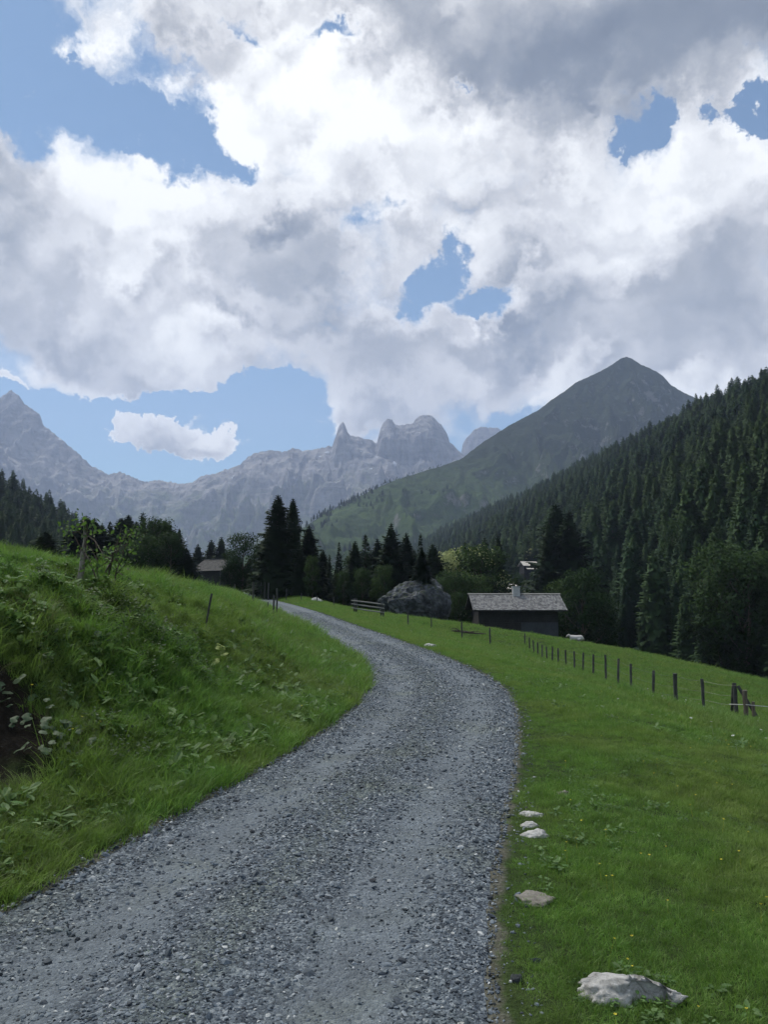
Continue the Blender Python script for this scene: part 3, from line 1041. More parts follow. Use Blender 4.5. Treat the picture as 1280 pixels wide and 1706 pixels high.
def spruce_meshes(seed, H=15.0, Rr=2.6, levels=36, per=7, K=8, mt='spruce', low=.05, gap=.08, taper=.9, droop=.35, core=.5, wide=.5):
    rr = random.Random(seed)
    V, Fc = [], []

    def tri(a, b, c):
        n = len(V)
        V.extend((a, b, c))
        Fc.append((n, n + 1, n + 2))

    def radius(h):
        return Rr * (1 - h) ** taper * (0.72 + .28 * min(1, (h - low) / .12 + .2))
    for li in range(levels):
        h = low + (1 - low) * (li / levels) ** .92
        z0 = h * H
        rad = radius(h)
        nb = max(4, int(per * (1 - .4 * h)))
        a0 = rr.random() * 6.28
        lv = rr.uniform(.8, 1.12)
        for b in range(nb):
            if rr.random() < gap:
                continue
            a = a0 + 6.283 * b / nb + rr.uniform(-.35, .35)
            L = max(.16, rad * lv * rr.uniform(.6, 1.15))
            ca, sa = math.cos(a), math.sin(a)
            dr = droop * (1 - h) + rr.uniform(-.08, .1) - .10 * h

            def sp(q):
                r = L * q
                return Vector((ca * r, sa * r, z0 + L * (.10 * q - dr * q * q + .16 * max(0, q - .6))))
            w = wide * L + .12
            for k in range(K):
                q0 = .10 + .80 * k / K
                q1 = min(1.04, q0 + .95 / K * 1.7)
                p0, p1 = sp(q0), sp(q1)
                ww = w * (1 - .62 * q0) * rr.uniform(.55, 1.2)
                for sd in (-1, 1):
                    tip = p1 + Vector((-sa * sd * ww + ca * ww * .35, ca * sd * ww + sa * ww * .35, -ww * rr.uniform(.15, .7)))
                    tri(p0, p1, tip)
                if k % 2 == 0:
                    tri(p0, p1, (p0 + p1) / 2 + Vector((rr.uniform(-.15, .15), rr.uniform(-.15, .15), -ww * rr.uniform(.5, 1.1))))
    # the shaded inner twigs
    nc = int(levels * per * 1.4)
    for k in range(nc):
        h = low + (1 - low) * rr.random() ** 1.25 * .95
        a = rr.random() * 6.283
        r_ = radius(h) * core * rr.uniform(.5, 1.15) + .04
        sz = .18 + .42 * radius(h) * rr.uniform(.6, 1.1)
        p = Vector((math.cos(a) * r_, math.sin(a) * r_, h * H))
        tg = Vector((-math.sin(a), math.cos(a), rr.uniform(-.4, .4)))
        tri(p - tg * sz * .6, p + tg * sz * .6, p + Vector((math.cos(a) * sz * .5, math.sin(a) * sz * .5, -sz * rr.uniform(.6, 1.1))))
    top = Vector((0, 0, H))
    for k in range(5):
        a = k * 1.257
        tri(top, Vector((math.cos(a) * .16, math.sin(a) * .16, H - .75)), Vector((math.cos(a + 1.2) * .13, math.sin(a + 1.2) * .13, H - .6)))
    crown = tris('crown', V, Fc, M[mt])
    mb = MB()
    mb.tube([(0, 0, -.6), (0, 0, .25), (.03, 0, H * .4), (0, .02, H * .75), (0, 0, H * .985)], [H * .019, H * .0145, H * .0095, H * .0045, .015], 7, .15, seed)
    trunk = mb.mesh('trunk', M['bark'], True)
    return trunk, crown


def broad_meshes(seed, H=10.0, Rr=3.2, lobes=16, leaves=3600, size=.26, mt='broad', base=.22, stems=1, bark='bark', loose=.25, narrow=1.0):
    rr = random.Random(seed)
    nr = np.random.default_rng(seed)
    cs = []
    mb = MB()
    for s in range(stems):
        off = Vector((rr.uniform(-.4, .4), rr.uniform(-.4, .4), 0)) if stems > 1 else Vector((0, 0, 0))
        lean = Vector((rr.uniform(-.06, .06), rr.uniform(-.06, .06), 1))
        mb.tube([off + Vector((0, 0, -.6)), off + lean * (H * .2), off + lean * (H * .5) + Vector((rr.uniform(-.2, .2), rr.uniform(-.2, .2), 0)), off + lean * (H * .86)],
                [H * .022, H * .016, H * .010, .02], 7, .2, seed + s)
    for i in range(lobes):
        h = base + (1 - base) * (i + .5) / lobes
        env = math.sin(math.pi * min(1, max(.08, (h - base * .6) / (1.06 - base * .6))) ** .85) ** .7 * Rr * narrow
        a = i * 2.4 + rr.uniform(-.5, .5)
        r = env * rr.uniform(.35, .8)
        c = Vector((math.cos(a) * r, math.sin(a) * r, h * H))
        rad = Rr * rr.uniform(.30, .50)
        if c.z + rad * .8 > H:
            c.z = H - rad * .8
        cs.append((c, rad))
        j = Vector((0, 0, max(.12 * H, (h - .22) * H)))
        mb.tube([j, (j + c) / 2 + Vector((0, 0, -.15)), c], [H * .007, H * .004, .012], 5, 0, i)
    trunk = mb.mesh('trunk', M[bark], True)
    k = nr.integers(0, lobes, leaves)
    C = np.array([list(c) for c, _ in cs])[k]
    Ra = np.array([r_ for _, r_ in cs])[k]
    d = nr.normal(size=(leaves, 3))
    d /= np.linalg.norm(d, axis=1)[:, None]
    q = nr.random(leaves) ** .42 * (1 + loose * nr.normal(size=leaves) * .5)
    # twigs: leaves gather round sub-clumps
    sub = nr.normal(size=(leaves, 3)) * .1
    Pn = C + d * (Ra * q)[:, None] * np.array([1, 1, .8]) + sub
    nrm = d + nr.normal(size=(leaves, 3)) * .7 + np.array([0, 0, .35])
    nrm /= np.linalg.norm(nrm, axis=1)[:, None]
    tx = np.cross(nrm, nr.normal(size=(leaves, 3)))
    tx /= np.linalg.norm(tx, axis=1)[:, None] + 1e-9
    ty = np.cross(nrm, tx)
    sz = size * nr.uniform(.55, 1.3, leaves)[:, None]
    A = Pn - tx * sz * .5
    B = Pn + ty * sz * .32 + nrm * sz * .08
    Cc = Pn + tx * sz * .5
    D = Pn - ty * sz * .32 + nrm * sz * .08
    V = np.stack([A, B, Cc, D], 1).reshape(-1, 3)
    Q = np.arange(len(V)).reshape(-1, 4)
    crown = mesh_np('crown', V, Q, [M[mt]])
    return trunk, crown


SP = [spruce_meshes(20 + i, 15, 3.05 + .25 * (i % 3), 44 + 2 * (i % 2), 12, 7, taper=.62 + .07 * (i % 3), droop=.3 + .06 * (i % 4)) for i in range(5)]
SLIM = [spruce_meshes(40 + i, 15, 1.55 + .2 * i, 34, 7, 7, gap=.16, taper=.85) for i in range(3)]
RAG = [spruce_meshes(60 + i, 13, 2.3, 24, 7, 8, gap=.34, taper=.5, low=.2, droop=.15, core=.2, wide=.36) for i in range(3)]
FM = [spruce_meshes(90 + i, 15, 2.7 + .3 * (i % 3), 44, 13, 6, 'far_spruce', taper=.52 + .09 * (i % 3), wide=.34, core=.6) for i in range(5)]
FS = [spruce_meshes(80 + i, 15, 2.9 + .35 * (i % 3), 22, 9, 3, 'far_spruce', taper=.52 + .09 * (i % 3), wide=.66, core=.6) for i in range(6)]
BR = [broad_meshes(100 + i, 10, 3.0 + .4 * (i % 2), 18, 5200, .27, 'broad', .12) for i in range(4)]
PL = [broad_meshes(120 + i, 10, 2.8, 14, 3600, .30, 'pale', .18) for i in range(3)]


def plant_tree(name, protos, i, x, y, height, label, cat, group=None, width=1.0, z=None, rz=None, ph=None):
    tr, cr = protos[i % len(protos)]
    h0 = ph or (15.0 if protos in (SP, SLIM, FS, FM) else 13.0 if protos is RAG else 10.0)
    s = height / h0
    if protos is SP:
        width = width * 1.25
    elif protos is SLIM:
        width = width * 1.45
    e = empty(name, (x, y, g1(x, y) if z is None else z), random.uniform(0, 6.28) if rz is None else rz, (s * width, s * width, s))
    tag(e, label, cat, group)
    ob('trunk', tr, e)
    ob('crown', cr, e)
    return e


def tree_at(u, vtop, Y, protos, i, label, width=1.0, name=None, cat='tree', group=None, dz=0.0):
    p = at(u, vtop, Y)
    z0 = g1(p.x, Y) - dz
    if u < 330 and Y < 130:
        width = width * (1.8 if protos is SP else 1.4)
    nm = name or ('spruce_tree' if protos in (SP, SLIM, RAG, FS) else 'leafy_tree')
    return plant_tree(nm, protos, i, p.x, Y, max(2.0, p.z - z0), label, cat, group, width, z0)


# behind the crest on the left, from the frame's edge to the barn
tree_at(75, 884, 88, SP, 0, 'small dark cone-shaped spruce standing alone at the far left above the hill crest', 1.15)
tree_at(143, 858, 104, SP, 1, 'tall dark spruce directly behind the leaning young tree, left of a close pair', 1.0)
tree_at(157, 862, 107, SP, 2, 'tall dark spruce directly behind the leaning young tree, right of a close pair', .95)
tree_at(183, 868, 112, SLIM, 0, 'paler slim spruce between the dark pair and the twin-topped spruces on the left', 1.3)
tree_at(203, 862, 118, SP, 3, 'left one of the twin-topped spruces behind the thin sapling', .9)
tree_at(214, 857, 121, SP, 4, 'right one of the twin-topped spruces behind the thin sapling', .95)
tree_at(238, 852, 110, RAG, 0, 'ragged open-branched conifer with bare gaps, left of the big round dark tree', .9)
tree_at(262, 861, 104, BR, 0, 'big dark round-crowned leafy tree in the left tree row', .85)
tree_at(246, 890, 98, BR, 1, 'lower dark leafy tree filling the foot of the left tree row', .9)
tree_at(284, 885, 100, BR, 2, 'dark leafy tree between the big round tree and the ragged conifer by the barn', .75)
tree_at(299, 879, 103, RAG, 1, 'ragged conifer with upswept tips at the right end of the left tree row', .85)
for k, (u_, v_, i_, lab_) in enumerate(((168, 874, 1, 'dark spruce just right of the close pair behind the leaning tree'), (227, 868, 2, 'dark spruce right beside the twin-topped spruces'), (252, 866, 4, 'dark spruce half merged with the big round dark tree'),
                                       (276, 868, 0, 'dark spruce on the right flank of the big round dark tree'), (291, 884, 3, 'short dark spruce left of the ragged conifer by the barn'), (119, 880, 2, 'dark spruce left of the close pair, above the leaning tree'))):
    tree_at(u_, v_, 109 + k, SP, i_, lab_, 1.0)
tree_at(223, 905, 96, BR, 3, 'dark leafy bush-like tree below the twin-topped spruces', 1.0)
tree_at(188, 912, 97, BR, 0, 'dark leafy tree low behind the thin sapling', 1.0)
tree_at(310, 912, 101, SP, 2, 'short dark spruce just left of the small barn', 1.0)
tree_at(330, 905, 190, SP, 1, 'small distant spruce rising behind the small barn roof', 1.0)
tree_at(352, 898, 200, SP, 3, 'left of two distant spruces above the barn ridge', .9)
tree_at(369, 893, 196, SP, 0, 'right of two distant spruces above the barn ridge', .9)
tree_at(405, 886, 112, BR, 1, 'broad dark leafy tree overhanging the small barn', 1.05)
tree_at(385, 915, 118, BR, 2, 'dark leafy tree right beside the small barn wall', .9)
tree_at(432, 905, 116, BR, 3, 'dark leafy tree left of the two tallest spruces', .9)
# the two tallest and their neighbours
tree_at(463, 823, 100, SP, 0, 'tallest dark spruce of the middle group beside the far end of the road', 1.12)
tree_at(488, 829, 103, SP, 3, 'second tallest spruce, right beside the tallest one, with ragged right side', .82)
tree_at(446, 880, 104, SP, 2, 'shorter dark spruce tucked against the left of the tallest spruce', 1.0)
tree_at(515, 874, 106, SP, 1, 'dark pointed spruce right of the two tallest spruces', 1.15)
tree_at(500, 915, 97, SP, 4, 'short dark spruce at the foot of the two tallest spruces', 1.25)
tree_at(521, 925, 93, BR, 0, 'dark low leafy tree in front of the pointed spruce beside the road', .75)
tree_at(538, 915, 112, SP, 4, 'short dark spruce between the pointed spruce and the slender one', 1.15)
tree_at(549, 922, 108, RAG, 2, 'ragged thin conifer just left of the slender spruce', .9)
tree_at(565, 902, 102, SLIM, 1, 'slender spruce with a thin spire in front of the bright gap', 1.1)
tree_at(572, 950, 95, BR, 1, 'small dark leafy tree below the slender spruce', .8)
tree_at(592, 900, 108, SP, 0, 'first of the dark spruces left of the grey boulder', .95)
tree_at(609, 889, 113, SLIM, 2, 'dark spruce with blunt top left of the tallest one behind the boulder', 1.5)
tree_at(629, 896, 115, SP, 1, 'dark spruce between the blunt-topped one and the tallest behind the boulder', .95)
tree_at(652, 870, 108, SP, 2, 'tallest dark spruce behind the left end of the grey boulder', 1.05)
tree_at(677, 886, 112, SP, 4, 'dark spruce right of the tallest one behind the grey boulder', .95)
tree_at(701, 888, 118, SLIM, 0, 'thin-spired spruce rising behind the middle of the grey boulder', 1.0)
tree_at(640, 940, 96, BR, 2, 'dark leafy bush-like tree leaning over the left end of the grey boulder', .9)
tree_at(604, 945, 100, BR, 3, 'dark leafy tree under the spruces left of the grey boulder', .9)
tree_at(722, 905, 112, SP, 3, 'dark spruce behind the right end of the grey boulder', 1.1)
# right of the boulder
tree_at(744, 920, 125, PL, 0, 'pale leafy tree, sunlight put into its leaf colour, right of the boulder, leftmost of the pale ones', 1.1)
tree_at(766, 915, 133, PL, 1, 'pale leafy tree, sunlight put into its leaf colour, in the middle of the pale ones left of the hut', 1.0)
tree_at(792, 911, 138, PL, 2, 'pale round leafy tree, sunlight put into its leaf colour, rightmost of the pale ones above the hut', 1.15)
tree_at(775, 902, 128, SP, 0, 'dark narrow spruce standing between the pale leafy trees', .75)
tree_at(756, 950, 108, BR, 0, 'dark leafy tree below the pale trees right of the boulder', 1.2)
tree_at(790, 955, 112, BR, 1, 'dark leafy tree directly behind the left end of the shingled roof', 1.2)
tree_at(866, 953, 250, BR, 0, 'dark bushy tree below the far chalet, nearer the left one of two', .55)
tree_at(893, 950, 255, BR, 2, 'dark bushy tree below the far chalet, the right one of two', .55)
tree_at(808, 893, 142, SP, 1, 'dark spruce just left of the gap with the far chalet, nearer the pale trees', .7)
tree_at(830, 890, 150, SP, 3, 'dark spruce standing right at the left edge of the gap with the far chalet', .6)
tree_at(812, 945, 118, SP, 4, 'short dark spruce behind the shingled roof left of its chimney', 1.2)
tree_at(735, 962, 98, BR, 3, 'dark leafy bush-like tree between the boulder and the shingled hut', .9)
tree_at(763, 985, 92, BR, 2, 'low dark leafy tree at the left gable of the shingled hut', .9)
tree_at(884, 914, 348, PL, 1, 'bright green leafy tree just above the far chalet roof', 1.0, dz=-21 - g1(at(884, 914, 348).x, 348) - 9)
tree_at(915, 860, 150, SP, 2, 'tall dark spruce behind the right half of the shingled roof, nearest the gap', .72)
tree_at(926, 838, 158, SP, 0, 'tall dark spruce behind the right end of the shingled roof', 1.05)
tree_at(948, 850, 150, SP, 4, 'tall dark spruce just right of the shingled hut, behind the round leafy tree', 1.1)
tree_at(968, 944, 97, BR, 0, 'round-crowned green leafy tree at the right gable of the shingled hut', .95)
tree_at(940, 962, 104, BR, 2, 'smaller dark leafy tree peeping over the right end of the shingled roof', .9)
tree_at(999, 985, 100, BR, 1, 'dark green leafy tree right of the round-crowned tree by the hut', .9)
tree_at(1198, 900, 118, BR, 2, 'light green leafy tree among the dark spruces at the right, left of a cluster', 1.0)
tree_at(1235, 918, 112, BR, 3, 'broad mid-green leafy tree in front of the dark spruces at the right edge', 1.0)
tree_at(1272, 915, 116, BR, 0, 'mid-green leafy tree cut by the right edge of the picture', 1.0)
tree_at(1128, 862, 165, BR, 1, 'slim light green leafy tree among tall dark spruces on the lower right slope', .6)

# darker trees that close the rows behind
rf = random.Random(77)
FILL = [(u_, v_, 'L') for u_, v_ in ((128, 895), (150, 905), (168, 890), (176, 905), (196, 895), (225, 885), (232, 915), (250, 905), (272, 900), (290, 912), (305, 925), (318, 930))] + \
       [(u_, v_, 'M') for u_, v_ in ((392, 925), (415, 930), (428, 925), (440, 930), (470, 905), (480, 920), (505, 930), (530, 940), (545, 950), (556, 955), (575, 960), (585, 925), (600, 920), (618, 915), (640, 905), (660, 920), (668, 905), (690, 915), (712, 925), (733, 940), (748, 955), (772, 950), (800, 925), (808, 940), (800, 905))]
for k, (u_, v_, w_) in enumerate(FILL):
    tree_at(u_, v_, rf.uniform(118, 138), SP if k % 6 else BR, k, 'dark tree filling the gaps behind the front row on the left crest' if w_ == 'L' else 'dark tree filling the gaps behind the front row in the middle distance',
            1.15, 'background_tree', 'tree', 'filler trees behind the left crest' if w_ == 'L' else 'filler trees in the middle distance')

# woods on the two hillsides
CLEAR = [(866, 893, 928, 972, 330), (842, 862, 966, 990, 245)]      # open ground below the far chalets


def px(x, y, z):
    c, s = math.cos(PITCH), math.sin(PITCH)
    d = y * c + (z - CAM_H) * s
    e = -y * s + (z - CAM_H) * c
    return 640 + F * x / d, 853 - F * e / d


def wood(f, n, seed, hmin, hmax, tmin=0.0, tmax=1.0, smax=1.04, power=1.0):
    nr = np.random.default_rng(seed)
    t = tmin + (tmax - tmin) * nr.random(n)
    s = nr.random(n) ** power * smax
    p = f(t, s)
    h = nr.uniform(hmin, hmax, n) * (1 + .25 * nr.normal(size=n).clip(-1, 1))
    keep = np.ones(n, bool)
    # keep a tree's width of room between trunks
    cell = {}
    for i in np.argsort(nr.random(n)):
        d = 3.4
        c = (int(p[i, 0] // d), int(p[i, 1] // d))
        ok = True
        for a in (-1, 0, 1):
            for b in (-1, 0, 1):
                for j in cell.get((c[0] + a, c[1] + b), ()):
                    if (p[i, 0] - p[j, 0]) ** 2 + (p[i, 1] - p[j, 1]) ** 2 < d * d:
                        ok = False
        if ok:
            cell.setdefault(c, []).append(i)
        else:
            keep[i] = False
    u, vt = px(p[:, 0], p[:, 1], p[:, 2] + h)
    _, vb = px(p[:, 0], p[:, 1], p[:, 2])
    w = h * .2 * F / np.maximum(p[:, 1], 1)
    for (a, b, c, d, Y) in CLEAR:
        keep &= ~((u + w > a) & (u - w < b) & (vb > c) & (vt < d) & (p[:, 1] < Y + 8))
    keep &= (u > -160) & (u < 1460) & (p[:, 1] > 60)
    return p[keep], h[keep], u[keep], vt[keep], vb[keep]


def scatter_gn(name, pts, rot, scl, idx, meshes):
    """One object whose points each carry one of the given shapes."""
    me = bpy.data.meshes.new(name)
    n = len(pts)
    me.vertices.add(n)
    me.vertices.foreach_set('co', np.asarray(pts, np.float32).ravel())
    a = me.attributes.new('rot', 'FLOAT_VECTOR', 'POINT')
    a.data.foreach_set('vector', np.asarray(rot, np.float32).ravel())
    a = me.attributes.new('scl', 'FLOAT_VECTOR', 'POINT')
    a.data.foreach_set('vector', np.asarray(scl, np.float32).ravel())
    a = me.attributes.new('idx', 'INT', 'POINT')
    a.data.foreach_set('value', np.asarray(idx, np.int32))
    me.update()
    o = ob(name, me)
    c = bpy.data.collections.new(name + '_shapes')
    for q, m_ in enumerate(meshes):
        c.objects.link(bpy.data.objects.new('%s_shape_%02d' % (name, q), m_))
    g = bpy.data.node_groups.new(name, 'GeometryNodeTree')
    g.interface.new_socket('Geometry', in_out='INPUT', socket_type='NodeSocketGeometry')
    g.interface.new_socket('Geometry', in_out='OUTPUT', socket_type='NodeSocketGeometry')
    gi, go = g.nodes.new('NodeGroupInput'), g.nodes.new('NodeGroupOutput')
    ip = g.nodes.new('GeometryNodeInstanceOnPoints')
    ci = g.nodes.new('GeometryNodeCollectionInfo')
    ci.inputs['Collection'].default_value = c
    ci.inputs['Separate Children'].default_value = True
    ci.inputs['Reset Children'].default_value = True

    def named(nm, ty):
        k = g.nodes.new('GeometryNodeInputNamedAttribute')
        k.data_type = ty
        k.inputs['Name'].default_value = nm
        return k.outputs['Attribute']
    L = g.links
    L.new(gi.outputs[0], ip.inputs['Points'])
    L.new(ci.outputs[0], ip.inputs['Instance'])
    ip.inputs['Pick Instance'].default_value = True
    L.new(named('idx', 'INT'), ip.inputs['Instance Index'])
    er = g.nodes.new('FunctionNodeEulerToRotation')
    L.new(named('rot', 'FLOAT_VECTOR'), er.inputs[0])
    L.new(er.outputs[0], ip.inputs['Rotation'])
    L.new(named('scl', 'FLOAT_VECTOR'), ip.inputs['Scale'])
    L.new(ip.outputs[0], go.inputs[0])
    md = o.modifiers.new('scatter', 'NODES')
    md.node_group = g
    return o


pr, hr, ur, vtr, vbr = wood(hill_r, 26000, 3, 13, 21)
pl, hl, ul, vtl, vbl = wood(hill_l, 6000, 4, 12, 19)
P_all = np.concatenate([pr, pl])
H_all = np.concatenate([hr, hl])
side = np.concatenate([np.zeros(len(pr)), np.ones(len(pl))])
U_all = np.concatenate([ur, ul])
size_px = H_all / np.maximum(P_all[:, 1], 1)
inview = (U_all > -10) & (U_all < 1290)
order = np.argsort(np.where(inview, -size_px, 0))
pick_r = [i for i in order if side[i] == 0 and inview[i]][:190]
pick_l = [i for i in order if side[i] == 1 and inview[i]][:60]
chosen = np.zeros(len(P_all), bool)
for i in pick_r + pick_l:
    chosen[i] = True
    lf = side[i] == 1
    plant_tree('spruce_tree', FM, int(i), float(P_all[i, 0]), float(P_all[i, 1]), float(H_all[i]),
               'dark spruce in the wood on the left hillside' if lf else 'dark spruce among many in the wood covering the right hillside',
               'tree', 'spruces of the left hillside wood' if lf else 'spruces of the right hillside wood', random.uniform(.85, 1.15), float(P_all[i, 2]) - .3)
# one mesh per far tree: crown and stem together
FAR_TREE = []
for tr, cr in FS:
    nv = len(cr.vertices)
    V = np.empty(nv * 3, np.float32)
    cr.vertices.foreach_get('co', V)
    Fi = np.empty(len(cr.loops), np.int32)
    cr.loops.foreach_get('vertex_index', Fi)
    FAR_TREE.append(mesh_np('far_tree', V.reshape(-1, 3), Fi.reshape(-1, 3), [M['far_spruce']]))
rest = ~chosen
nr = np.random.default_rng(9)
n = int(rest.sum())
sc_ = H_all[rest] / 15
o = scatter_gn('hillside_wood', P_all[rest] - np.array([0, 0, .3]), np.stack([np.zeros(n), np.zeros(n), nr.uniform(0, 6.28, n)], 1),
               np.stack([sc_ * nr.uniform(.85, 1.2, n)] * 2 + [sc_], 1), nr.integers(0, 6, n), FAR_TREE)
tag(o, 'distant mass of dark spruces high on the wooded hillsides', 'forest', kind='stuff')

# sparse trees along the left shoulder and lower face of the green peak
us = np.linspace(300, 1800, 420)
gp = bpy.data.objects['green_peak'].data
co = np.empty(len(gp.vertices) * 3, np.float32)
gp.vertices.foreach_get('co', co)
co = co.reshape(420, -1, 3)
pts, hh = [], []
for k in range(5200):
    i = int(nr.integers(20, 360))
    j = int(nr.integers(22, co.shape[1] - 5))
    p = co[i, j] + nr.normal(size=3) * np.array([4, 6, 0])
    u_, v_ = px(p[0], p[1], p[2])
    cl = fbm(np.array([p[0] / 90]), np.array([p[1] / 90 + 3]), 3)[0]
    shoulder = (u_ < 650) and (j < 34)
    if shoulder and nr.random() < .55 or (cl > .12 and p[2] < 260 and nr.random() < .8) or (p[2] < 40 and nr.random() < .4):
        pts.append(p)
        hh.append(nr.uniform(8, 15))
for k in range(240):                                # the file of trees on the shoulder's skyline
    i = nr.uniform(20, 125)
    j = 26
    a = co[int(i), j] * (1 - i % 1) + co[int(i) + 1, j] * (i % 1)
    pts.append(a + nr.normal(size=3) * np.array([3, 14, 0]))
    hh.append(nr.uniform(6, 14) * (1.1 - i / 150))
n = len(pts)
s1 = np.array(hh) / 15
o = scatter_gn('alpine_wood', np.array(pts), np.stack([np.zeros(n), np.zeros(n), nr.uniform(0, 6.28, n)], 1), np.stack([s1 * 1.15, s1 * 1.15, s1], 1), nr.integers(0, 6, n), FAR_TREE)
tag(o, 'tiny dark trees scattered over the lower slopes of the green peak', 'forest', kind='stuff')
#PART3
# ------------------------------------------------------------------ buildings
def plank_row(parent, x0, x1, y, z0, z1, w, mt, name='plank', axis='x', thick=.03, seed=0, joined=None):
    """Upright boards side by side, each a little uneven."""
    rr = random.Random(seed)
    x = x0
    mb = joined or MB()
    while x < x1 - .02:
        ww = min(w * rr.uniform(.8, 1.2), x1 - x)
        c = (x + ww / 2, y + rr.uniform(-.012, .012), (z0 + z1) / 2) if axis == 'x' else (y + rr.uniform(-.012, .012), x + ww / 2, (z0 + z1) / 2)
        s = (ww - .012, thick, z1 - z0 + rr.uniform(-.03, 0)) if axis == 'x' else (thick, ww - .012, z1 - z0)
        mb.box(c, s)
        x += ww
    return mb


def log_wall(x0, x1, y, z0, z1, h, axis='x', thick=.16):
    mb = MB()
    z = z0
    while z < z1 - .05:
        hh = min(h, z1 - z)
        L = (x1 - x0)
        if axis == 'x':
            mb.box(((x0 + x1) / 2, y, z + hh / 2), (L, thick, hh - .02))
        else:
            mb.box((y, (x0 + x1) / 2, z + hh / 2), (thick, L, hh - .02))
        z += hh
    return mb


def gable_roof(root, L, run, zr, ze, mt, over_t=.09, rows=15, sw=.19, seed=0):
    """Two slopes along x; the ridge stands at y = 0, height zr."""
    mb = MB()
    for sg in (-1, 1):
        d = Vector((0, sg * run, ze - zr))
        nrm = Vector((0, (zr - ze) * sg, run)).normalized()
        a, b = Vector((-L / 2, 0, zr)), Vector((L / 2, 0, zr))
        vs = [a, b, b + d, a + d]
        lo = [p - nrm * over_t for p in vs]
        mb.add(vs + lo, [(0, 1, 2, 3), (7, 6, 5, 4), (0, 4, 5, 1), (1, 5, 6, 2), (2, 6, 7, 3), (3, 7, 4, 0)])
    roof = mb.build('roof', M['barn_wood'], root)
    rr = random.Random(seed)
    sh = MB()
    for sg in (-1, 1):
        d = Vector((0, sg * run, ze - zr))
        nrm = Vector((0, (zr - ze) * sg, run)).normalized()
        dn = d.normalized()
        ln = d.length
        step = ln / rows
        for r_ in range(rows):
            x = -L / 2 - rr.uniform(0, sw / 2)
            while x < L / 2:
                w = sw * rr.uniform(.6, 1.35)
                x2 = min(x + w, L / 2 + .02)
                x1_ = max(x, -L / 2 - .02)
                lift = rr.uniform(.006, .03)
                t0 = r_ * step - .02
                t1 = (r_ + 1) * step + .07 + rr.uniform(-.03, .04)
                p0 = Vector((0, 0, zr)) + dn * t0 + nrm * .008
                p1 = Vector((0, 0, zr)) + dn * t1 + nrm * (.022 + lift)
                vs = [Vector((x1_ + .006, p0.y, p0.z)), Vector((x2 - .006, p0.y, p0.z)), Vector((x2 - .006, p1.y, p1.z)), Vector((x1_ + .006, p1.y, p1.z))]
                lo = [p - nrm * .02 for p in vs]
                sh.add(vs + lo, [(0, 1, 2, 3), (2, 6, 7, 3), (3, 7, 4, 0), (1, 5, 6, 2)])
                x += w
    s = sh.build('shingles', M[mt], roof)
    s['kind'] = 'stuff'
    return roof


# the hut below the road on the right
HY = 86.0
hc = at(857, 990, HY)
hb = g1(hc.x, HY)
zr_, ze_ = hc.z, at(857, 1016, HY - 3.0).z
hut = empty('mountain_hut', (hc.x, HY, 0), R(1.5))
tag(hut, 'low dark timber hut with long grey shingled roof and stub chimney below the road', 'hut')
gable_roof(hut, 9.75, 3.3, zr_, ze_, 'shingle', seed=3)
wx0, wx1 = -4.2, 4.05
zb_ = hb - 2.6
zw = ze_ - .02
log_wall(wx0, wx1, -2.5, zw - 1.25, zw + .25, .22).build('wall', M['barn_wood'], hut)
log_wall(wx0, wx1, 2.5, zb_, zw + .25, .22).build('wall', M['barn_wood'], hut)
pk = plank_row(None, .2, wx1 + .04, -2.56, zb_, zw - 1.27, .2, 'plank_wood', seed=5)
p_ = pk.build('plank_wall', M['plank_wood'], hut)
p_['kind'] = 'stuff'
log_wall(wx0, .18, -2.5, zb_, zw - 1.27, .22).build('wall', M['barn_wood'], hut)
for sx in (wx0 + .08, wx1 - .08):
    gw = MB()
    vs = [(sx - .07, -2.4, zb_), (sx - .07, 2.4, zb_), (sx - .07, 2.4, zw + .3), (sx - .07, 0, zr_ - .12), (sx - .07, -2.4, zw + .3)]
    v2 = [(x + .14, y, z) for x, y, z in vs]
    gw.add(vs + v2, [(0, 1, 2, 3, 4)[::-1], (5, 6, 7, 8, 9), (0, 1, 6, 5), (1, 2, 7, 6), (2, 3, 8, 7), (3, 4, 9, 8), (4, 0, 5, 9)])
    gw.build('gable_wall', M['barn_wood'], hut)
cb = MB()
cb.box((0, 0, .0), (.72, .72, 1.5))
ch = cb.build('chimney', M['plaster'], hut)
ch.location = (.18, -.15, zr_ + .02)
cc = MB()
cc.box((0, 0, .79), (.84, .84, .07))
cc.build('chimney_cap', M['plaster'], ch)
rc = MB()
for sg in (-1, 1):
    for k in range(5):
        rc.box((-4.0 + 2 * k, sg * .09, zr_ + .045), (1.98, .24, .03), Matrix.Rotation(-sg * .45, 3, 'X'))
rc.build('ridge_board', M['rail_wood'], hut)
fb = MB()
fb.box((0, -3.32, ze_ - .075), (9.9, .05, .17))
fb.build('eaves_board', M['barn_wood'], hut)
dm = MB()
dm.box((-1.6, -2.60, zb_ + 1.9), (.9, .06, 1.8))
dm.build('door', M['dark'], hut)

